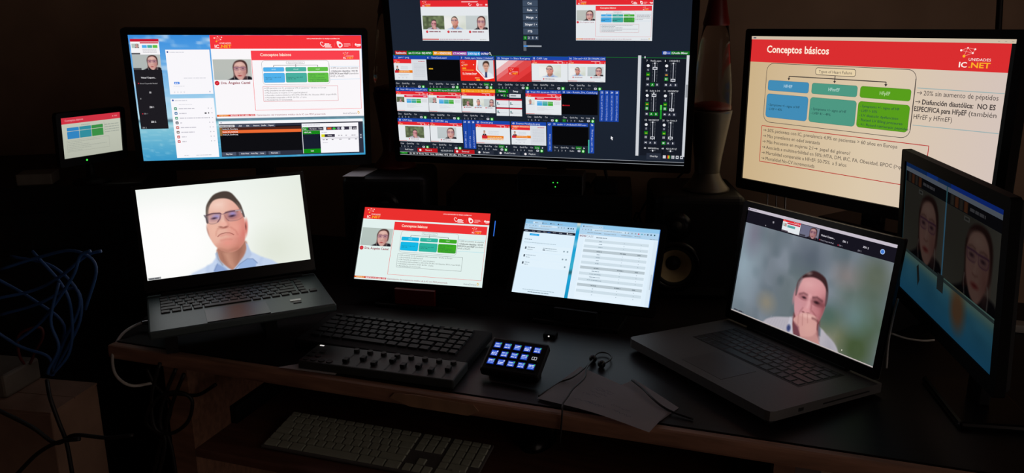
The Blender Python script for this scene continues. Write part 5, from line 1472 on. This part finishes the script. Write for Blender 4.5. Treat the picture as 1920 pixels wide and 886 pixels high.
# ------------------------------------------------------------------ speakers, lamps, boxes
def speaker(label, x, y, yw, w, d, h, wz, wx=0, r=.062):
    root = thing('speaker', label, 'speaker', (x, y, DESK), yaw(yw))
    bm = bmesh.new(); box(bm, -w / 2, w / 2, 0, d, 0, h, .018, 4); cab = part('cabinet', bm, M['black'], root)
    bm = bmesh.new(); lathe(bm, [(0, -.05), (r + .001, -.05), (r + .001, .05), (0, .05)], 36)
    for v in bm.verts: v.co = Vector((wx + v.co.x, -v.co.z, wz + v.co.y))
    bmesh.ops.remove_doubles(bm, verts=bm.verts, dist=1e-6)
    cut = part('cutter', bm, M['black'], root)
    md = cab.modifiers.new('recess', 'BOOLEAN'); md.operation = 'DIFFERENCE'; md.object = cut; md.solver = 'EXACT'
    bpy.context.view_layer.update()
    dg = bpy.context.evaluated_depsgraph_get()
    me = bpy.data.meshes.new_from_object(cab.evaluated_get(dg))
    cab.modifiers.clear(); cab.data = me
    bpy.data.objects.remove(cut)
    def face(prof, name, m, cx, cz, parent=root):
        bm = bmesh.new(); lathe(bm, prof, 36)
        for v in bm.verts: v.co = Vector((cx + v.co.x, -v.co.z, cz + v.co.y))
        return part(name, bm, M[m], root if parent is root else parent, wm(root) if parent is root else wm(root), smooth=True)
    face([(r + .014, -.001), (r + .014, .004), (r + .002, .006), (r - .001, .001)], 'woofer_ring', 'gloss', wx, wz)
    wf = face([(r, .0), (r - .004, .003), (r - .009, -.003)], 'woofer_surround', 'rubber', wx, wz)
    face([(r - .009, -.003), (r - .02, -.014), (.016, -.034), (.004, -.038)], 'woofer_cone', 'cone', wx, wz)
    face([(.019, -.034), (.018, -.028), (.010, -.021), (0, -.019)], 'dust_cap', 'rubber', wx, wz)
    tz = wz + r + .05
    face([(.036, -.001), (.036, .004), (.018, .002), (.015, .003)], 'tweeter_guide', 'gloss', wx, tz)
    face([(.015, .001), (.011, .006), (0, .009)], 'tweeter', 'rubber', wx, tz)
    bm = bmesh.new(); box(bm, -.07, .07, -.002, .001, .012, .03); part('bass_port', bm, M['rubber'], root)
    bm = bmesh.new(); box(bm, w / 2 - .022, w / 2 - .019, -.0015, .001, .02, .023); part('power_light', bm, M['grey'], root)
    return root
speaker('black studio speaker with a cream woofer cone on the right', .45, 1.905, -4, .215, .25, .257, .083, -.055, .05)
speaker('black studio speaker on the left with a paper sheet on top', -.318, 2.006, -2, .215, .22, .284, .1)

def lava_lamp(label, x, y, z, red_base, s=1.0):
    root = thing('lava_lamp', label, 'lamp', (x, y, z))
    bm = bmesh.new(); lathe(bm, [(0, 0), (.056 * s, 0), (.056 * s, .006), (.05 * s, .012), (.036 * s, .03), (.030 * s, .045)], 40); part('foot', bm, M['red' if red_base else 'lampmetal'], root, smooth=True)
    bm = bmesh.new(); lathe(bm, [(.030 * s, .045), (.033 * s, .08), (.042 * s, .14), (.050 * s, .19), (.0505 * s, .196), (.046 * s, .197)], 40); part('base', bm, M['red' if red_base else 'lampmetal'], root, smooth=True)
    bm = bmesh.new(); lathe(bm, [(.0, .193), (.044 * s, .193), (.0485 * s, .2), (.046 * s, .25), (.035 * s, .35), (.028 * s, .40), (.0, .402)], 40); part('globe', bm, M['glass'], root, smooth=True)
    bm = bmesh.new(); lathe(bm, [(.0, .196), (.041 * s, .197), (.044 * s, .205), (.036 * s, .212), (.018 * s, .217), (0, .219)], 32); part('wax', bm, M['wax'], root, smooth=True)
    bm = bmesh.new(); lathe(bm, [(.030 * s, .392), (.031 * s, .397), (.027 * s, .414), (.019 * s, .46), (.017 * s, .466), (0, .467)], 40); part('cap', bm, M['red'], root, smooth=True)
    return root
lava_lamp('lava lamp with grey base and red cap on the right speaker', .478, 1.985, DESK + .257, False)
lava_lamp('lava lamp with red base on the left speaker beside the television', -.31, 2.155, DESK + .284, True)

# sheet on the left speaker, cut to the patch the light falls on
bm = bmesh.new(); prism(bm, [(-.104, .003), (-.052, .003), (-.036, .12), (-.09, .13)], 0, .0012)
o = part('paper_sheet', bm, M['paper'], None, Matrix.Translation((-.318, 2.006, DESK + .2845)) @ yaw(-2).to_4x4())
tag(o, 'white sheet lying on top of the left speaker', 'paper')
# sheet corner pinned under the fader controller
bm = bmesh.new(); prism(bm, [(0, 0), (.12, -.035), (.14, .05), (.062, .028)], 0, .0008)
o = part('paper_sheet', bm, M['paper'], None, Matrix.Translation((-.462, 1.5, DESK + .0005)))
tag(o, 'white paper corner poking out under the fader controller', 'paper')

# rack of equipment behind the portable screens
rk = thing('equipment_rack', 'wide black equipment rack under the television', 'rack', (.065, 2.02, DESK), yaw(-7))
bm = bmesh.new(); box(bm, -.235, .235, 0, .26, .004, RACKTOP - DESK, .004); part('case', bm, M['black'], rk)
for k in range(5):
    bm = bmesh.new(); box(bm, -.222, .222, -.006, .0, .012 + k * .0455, .055 + k * .0455, .0015, 1); part('rack_panel', bm, M['matte'], rk)
for sx in (-1, 1):
    for sy in (.03, .23):
        bm = bmesh.new(); box(bm, sx * .2 - .012, sx * .2 + .012, sy - .012, sy + .012, 0, .005); part('foot', bm, M['rubber'], rk)
# small device with three green lights
db = thing('network_device', 'small black box with three green lights below the television', 'device', (.094, 2.005, RACKTOP), yaw(-10))
bm = bmesh.new(); box(bm, -.083, .083, 0, .075, .0, .052, .003); part('case', bm, M['grey'], db)
bm = bmesh.new(); box(bm, -.08, .08, -.002, .001, .003, .049, .001, 1); part('front_panel', bm, M['gloss'], db)
for x, z in ((.0085, .032), (.0195, .032), (.014, .0215)):
    bm = bmesh.new(); box(bm, x - .0012, x + .0012, -.003, -.0015, z - .001, z + .001); part('indicator', bm, M['green'], db)
# power adapter on the rack
pa = thing('power_adapter', 'small black power adapter on the rack right of the green lights', 'adapter', (.235, 2.02, RACKTOP), yaw(-7))
bm = bmesh.new(); box(bm, -.03, .03, 0, .045, 0, .03, .005); part('case', bm, M['matte'], pa)
pa_c = tube_obj('lead', [(0, .045, .015), (.0, .08, .02), (.02, .11, .012), (.03, .18, .006)], .0025, M['cable'], pa)

# black storage box carrying the right monitor
fo = cR - nR * .10
sb = thing('storage_box', 'black storage box under the upper right monitor', 'box', (fo.x, fo.y, DESK), yaw(-56))
bm = bmesh.new(); box(bm, -.125, .125, -.1, .1, 0, BOXZ - DESK - .03, .004); part('body', bm, M['matte'], sb)
bm = bmesh.new(); box(bm, -.13, .13, -.105, .105, BOXZ - DESK - .03, BOXZ - DESK, .006); part('lid', bm, M['grey'], sb)
# chrome rods
wr = thing('wire_stand', 'thin chrome wire stand between right speaker and upper right monitor', 'stand', (.66, 1.96, DESK), yaw(-56))
bm = bmesh.new(); box(bm, -.06, .06, -.05, .05, 0, .008, .003); part('stand_base', bm, M['black'], wr)
for k in range(3): tube_obj('rod', [(-.03 + k * .027, 0, .006), (-.045 + k * .027, .01, .14), (-.065 + k * .027, .02, .29)], .0022, M['steel'], wr)

# ------------------------------------------------------------------ left side: rack, boxes, cables
lr = thing('equipment_cabinet', 'dark equipment cabinet at far left carrying the tiny field monitor', 'cabinet', (-1.28, 2.05, 0), yaw(14))
bm = bmesh.new(); box(bm, -.36, .34, -.12, .42, 0, RACKL, .004); part('cabinet_body', bm, M['black'], lr)
for k in range(6):
    z = .42 + k * .105
    bm = bmesh.new(); box(bm, -.3, .28, -.128, -.12, z, z + .09, .002, 1); fp = part('device_panel', bm, M['matte'], lr)
    for q in range(6):
        bm = bmesh.new(); box(bm, -.26 + q * .05, -.235 + q * .05, -.131, -.128, z + .03, z + .05); part('socket', bm, M['rubber' if q % 3 else 'grey'], fp)
bm = bmesh.new(); box(bm, .05, .13, -.1, -.03, RACKL, RACKL + .028, .003)
o = part('power_brick', bm, M['beige'], None, wm(lr)); tag(o, 'beige power brick on the cabinet under the field monitor', 'adapter')

CAM = Vector((0, 0, 1.5))
_p = math.radians(15)
def at(u, v, y):
    """world point at depth y along the photograph's sight line"""
    r = Vector(((u - 960) / F_PX, 0, 0)) + Vector((0, math.sin(_p), math.cos(_p))) * ((443 - v) / F_PX) + Vector((0, math.cos(_p), -math.sin(_p)))
    return CAM + r * (y / r.y)
def cable(name, pts, r, m, label, cat='cable', group=None):
    o = tube_obj(name, pts, r, M[m])
    return tag(o, label, cat, group)
BL = 'blue network cable in the tangle at the left of the desk'
rnd = random.Random(3)
BP = [[(-10, 520), (60, 560), (120, 610), (100, 680), (88, 720)], [(0, 590), (70, 570), (140, 540), (150, 600), (105, 690)], [(20, 480), (100, 500), (150, 560), (120, 640), (95, 700)],
      [(-10, 620), (40, 650), (90, 668), (100, 700), (92, 740)], [(60, 470), (120, 540), (135, 600), (130, 660), (100, 720)], [(-10, 560), (60, 545), (110, 520), (160, 480), (190, 470)],
      [(0, 505), (80, 480), (140, 470), (180, 500), (160, 580)], [(30, 640), (80, 600), (135, 520), (150, 480), (170, 470)], [(110, 530), (95, 600), (110, 650), (92, 690), (90, 740)]]
for i, P in enumerate(BP):
    cable('network_cable', [at(u_, min(v_, 700), 1.595 - .008 * i + rnd.uniform(-.008, .008)) for u_, v_ in P], .0032, 'blue', BL, group='blue network cables')
cable('white_cable', [at(284, 602, 1.70), at(262, 606, 1.70), at(230, 625, 1.66), at(212, 660, 1.62), at(216, 700, 1.58), at(245, 722, 1.57), at(290, 717, 1.6)], .0032, 'white', 'white charging cable looping from the left laptop over the desk corner')
pl = bpy.data.objects['white_cable']
m_ = frame_from(at(279, 603, 1.70), at(295, 601, 1.71) - at(262, 606, 1.69), (0, 0, 1))
bm = bmesh.new(); box(bm, -.016, .016, -.005, .005, -.004, .004, .002); part('plug', bm, M['steel'], pl, m_)
cable('orange_cable', [at(46, 683, 1.60), at(36, 664, 1.59), at(34, 632, 1.59), at(50, 618, 1.59), at(76, 614, 1.60), at(80, 632, 1.60), at(66, 660, 1.61), at(56, 682, 1.605)], .003, 'redcable', 'dull red cable coiled in a small loop at far left')
# black cable bundle hanging below the desk
BK = 'black cable of the bundle hanging under the left desk corner'
for i, P in enumerate([[(300, 680), (285, 740), (290, 800), (320, 812), (352, 790), (360, 750), (335, 735), (300, 742), (280, 770)],
                       [(330, 690), (310, 740), (300, 790), (310, 830), (298, 890)], [(345, 700), (325, 750), (312, 800), (322, 840), (330, 890)],
                       [(275, 690), (290, 720), (320, 760), (305, 815), (288, 890)], [(405, 720), (370, 740), (330, 738), (290, 750), (275, 790), (300, 815)]]):
    cable('black_cable', [at(u_, v_, 1.56 + .012 * i) for u_, v_ in P], .004, 'cable', BK, group='black cables under the desk corner')
cable('black_cable', [at(-10, 765, 1.42), at(60, 800, 1.42), at(105, 830, 1.42), at(140, 815, 1.42), at(200, 820, 1.42), at(250, 815, 1.42)], .004, 'cable', 'black cable trailing across the cardboard box at lower left')
cable('black_cable', [at(88, 712, 1.47), at(94, 745, 1.44), at(110, 790, 1.435), at(125, 830, 1.435), at(136, 890, 1.435)], .004, 'cable', 'black cable dropping straight down below the blue tangle')
cable('black_cable', [at(30, 890, 1.405), at(70, 850, 1.405), at(110, 828, 1.405), at(150, 822, 1.405)], .004, 'cable', 'black cable crossing the lower left corner')
# beige case and cardboard box at lower left
bx = thing('cardboard_box', 'brown cardboard box at the lower left corner', 'box', (-1.04, 1.66, 0), yaw(-10))
bm = bmesh.new(); box(bm, -.3, .16, -.16, -.02, 0, .741, .003); part('body', bm, M['card'], bx)
for sy in (-.16, -.089):
    bm = bmesh.new(); box(bm, -.3, .16, sy, sy + .069, .741, .745); part('flap', bm, M['card'], bx)
bc = thing('beige_case', 'beige metal case below the blue cables at far left', 'case', (-1.02, 1.605, .745), yaw(-10))
bm = bmesh.new(); box(bm, -.2, 0, -.07, .03, 0, .05, .006); part('body', bm, M['beige'], bc)
bm = bmesh.new(); box(bm, -.18, -.02, -.073, -.069, .02, .03); part('vent', bm, M['rubber'], bc)

# ------------------------------------------------------------------ front right of the desk: notes, earphones, mouse
def sheet(label, corners, z0, lift, marks):
    bm = bmesh.new(); n = 10
    (ax, ay), (bx_, by_), (cx, cy), (dx, dy) = corners
    g = [[None] * (n + 1) for _ in range(n + 1)]
    for i in range(n + 1):
        for j in range(n + 1):
            s, t = i / n, j / n
            x = (ax * (1 - s) + bx_ * s) * (1 - t) + (dx * (1 - s) + cx * s) * t
            y = (ay * (1 - s) + by_ * s) * (1 - t) + (dy * (1 - s) + cy * s) * t
            g[i][j] = bm.verts.new((x, y, z0 + lift * math.sin(math.pi * s) * (1 - t) * .6 + lift * .3 * (1 - math.cos(6 * s)) * .5))
    for i in range(n):
        for j in range(n): bm.faces.new((g[i][j], g[i + 1][j], g[i + 1][j + 1], g[i][j + 1]))
    r = bmesh.ops.solidify(bm, geom=bm.faces[:], thickness=.0004)
    o = part('paper_sheet', bm, M['paper'], None, Matrix.Identity(4), smooth=False)
    tag(o, label, 'paper')
    if marks:
        bm = bmesh.new(); rr = random.Random(4)
        for q in range(9):
            s0 = rr.uniform(.15, .7); t0 = rr.uniform(.15, .85)
            for k in range(14):
                s, t = s0 + k * .012, t0 + rr.uniform(-.018, .018)
                x = (ax * (1 - s) + bx_ * s) * (1 - t) + (dx * (1 - s) + cx * s) * t; y = (ay * (1 - s) + by_ * s) * (1 - t) + (dy * (1 - s) + cy * s) * t
                z = z0 + lift * math.sin(math.pi * s) * (1 - t) * .6 + lift * .3 * (1 - math.cos(6 * s)) * .5 + .0006
                a = rr.uniform(0, 3.1)
                vs = [bm.verts.new((x + math.cos(a) * .002 * e + math.sin(a) * .0003 * f, y + math.sin(a) * .002 * e - math.cos(a) * .0003 * f, z)) for e, f in ((-1, -1), (1, -1), (1, 1), (-1, 1))]
                bm.faces.new(vs)
        part('handwriting', bm, M['ink'], o)
    return o
def dk(u_, v_, z=DESK):
    a = at(u_, v_, 1.0); d = a - CAM
    q = CAM + d * ((z - 1.5) / d.z); return (q.x, q.y)
sheet('white note sheet with faint pen marks hanging over the desk edge', (dk(1007, 750), dk(1217, 814), dk(1258, 770), dk(1088, 690)), DESK + .004, .006, True)
sheet('second white sheet partly under the note sheet', (dk(1120, 740), dk(1238, 790), dk(1273, 765), dk(1190, 712)), DESK + .0012, .002, False)
def on(u_, v_, z): x, y = dk(u_, v_, z); return (x, y, z)
ep = thing('earphones', 'black earphones with cable lying on the white note sheet', 'earphones', on(1122, 680, DESK))
for (u_, v_) in ((1112, 672), (1128, 682)):
    q = on(u_, v_, DESK + .008)
    bm = bmesh.new(); lathe(bm, [(0, -.008), (.006, -.007), (.008, 0), (.006, .007), (0, .009)], 16); part('earbud', bm, M['gloss'], ep, Matrix.Translation(q) @ Matrix.Rotation(.9, 4, 'X'), smooth=True)
def lead(P, name='cable'):
    o = tube_obj(name, [Vector(p) for p in P], .0016, M['cable'], ep)
    o.matrix_basis = wm(ep).inverted(); return o
lead([on(1112, 674, DESK + .01), on(1100, 690, DESK + .016), on(1096, 708, DESK + .016), on(1075, 728, DESK + .016), on(1064, 744, DESK + .014), on(1055, 758, DESK + .012), at(1054, 775, 1.30), at(1050, 830, 1.30)])
lead([on(1128, 684, DESK + .01), on(1146, 672, DESK + .008), on(1140, 662, DESK + .006), on(1120, 662, DESK + .006), on(1104, 682, DESK + .008), on(1075, 706, DESK + .012), on(1050, 716, DESK + .004), on(1020, 735, DESK + .004), on(1010, 742, DESK + .004)])
cable('thin_cable', [on(1185, 712, DESK + .008), on(1205, 728, DESK + .010), on(1222, 745, DESK + .011), on(1240, 760, DESK + .008), on(1262, 772, DESK + .005), on(1300, 785, DESK + .003)], .002, 'cable', 'thin black cable curving over the right side of the papers')
# mouse on the tray
mx, my = dk(1010, 822, .703)
mo = thing('mouse', 'black mouse on the tray right of the white keyboard', 'mouse', (mx, my, .703), yaw(-20))
bm = bmesh.new(); bmesh.ops.create_uvsphere(bm, u_segments=28, v_segments=16, radius=1)
for v in bm.verts: v.co = Vector((v.co.x * .034, v.co.y * .06, max(0, v.co.z) * .036 + (0 if v.co.z > 0 else 0)))
part('shell', bm, M['gloss'], mo, smooth=True)
bm = bmesh.new(); lathe(bm, [(0, -.003), (.009, -.003), (.009, .003), (0, .003)], 20)
for v in bm.verts: v.co = Vector((v.co.z, .03 + v.co.y, .028 + v.co.x))
part('scroll_wheel', bm, M['grey'], mo)
cb = tube_obj('cable', [(0, .06, .006), (-.01, .1, .006), (.0, .14, .006), (.01, .19, .006)], .0018, M['cable'], mo)

ub = thing('usb_hub', 'tiny black hub with one white light right of the control pad', 'hub', on(1032, 632, DESK), yaw(-20))
bm = bmesh.new(); box(bm, -.014, .014, -.012, .012, 0, .011, .003); part('case', bm, M['dull'], ub)
bm = bmesh.new(); box(bm, -.0015, .0015, -.0132, -.0118, .006, .0085); part('indicator', bm, M['whitel'], ub)

# under the desk on the right
cb = thing('paper_stack', 'stack of white paper below the desk at right', 'paper', (.52, 1.55, .0), yaw(-18))
bm = bmesh.new(); box(bm, -.14, .14, -.1, .1, 0, .52, .004); part('box', bm, M['card'], cb)
bm = bmesh.new(); box(bm, -.13, .13, -.1, .09, .52, .56, .002); part('sheets', bm, M['paper'], cb)

# cables around the right side
cable('black_cable', [at(1134, 316, 2.1), at(1137, 330, 2.1), at(1143, 347, 2.1)], .004, 'cable', 'thick black cable hanging from the television beside the adapter')
cable('black_cable', [at(1282, 322, 2.2), at(1262, 340, 2.21), at(1228, 356, 2.22), at(1205, 390, 2.23), at(1186, 425, 2.24)], .003, 'cable', 'black cable running from the right speaker down the wall')
cable('black_cable', [at(1188, 412, 2.24), at(1194, 398, 2.24), at(1202, 416, 2.24), at(1208, 440, 2.24)], .0025, 'cable', 'short black cable loop above the web page screen')
cable('wall_cable', [at(1876, -20, 1.9), at(1874, 20, 1.9), at(1872, 60, 1.9), at(1868, 200, 1.9)], .007, 'cable', 'thick black cable hanging on the wall at upper right')
cable('grey_cable', [at(1662, 690, 1.40), at(1666, 640, 1.42), at(1676, 590, 1.43), at(1684, 560, 1.43)], .002, 'white', 'thin pale cable rising beside the silver laptop')
cable('grey_cable', [at(1672, 625, 1.45), at(1700, 634, 1.45), at(1730, 638, 1.46), at(1752, 637, 1.46)], .002, 'white', 'thin pale cable lying under the edge-on monitor')
wb = thing('white_adapter', 'white plug adapter behind the edge-on monitor at right', 'adapter', dk(1905, 612, DESK + .008) + (DESK + .008,), yaw(-20))
bm = bmesh.new(); box(bm, -.03, .03, -.02, .02, -.008, .01, .004); part('case', bm, M['white'], wb)
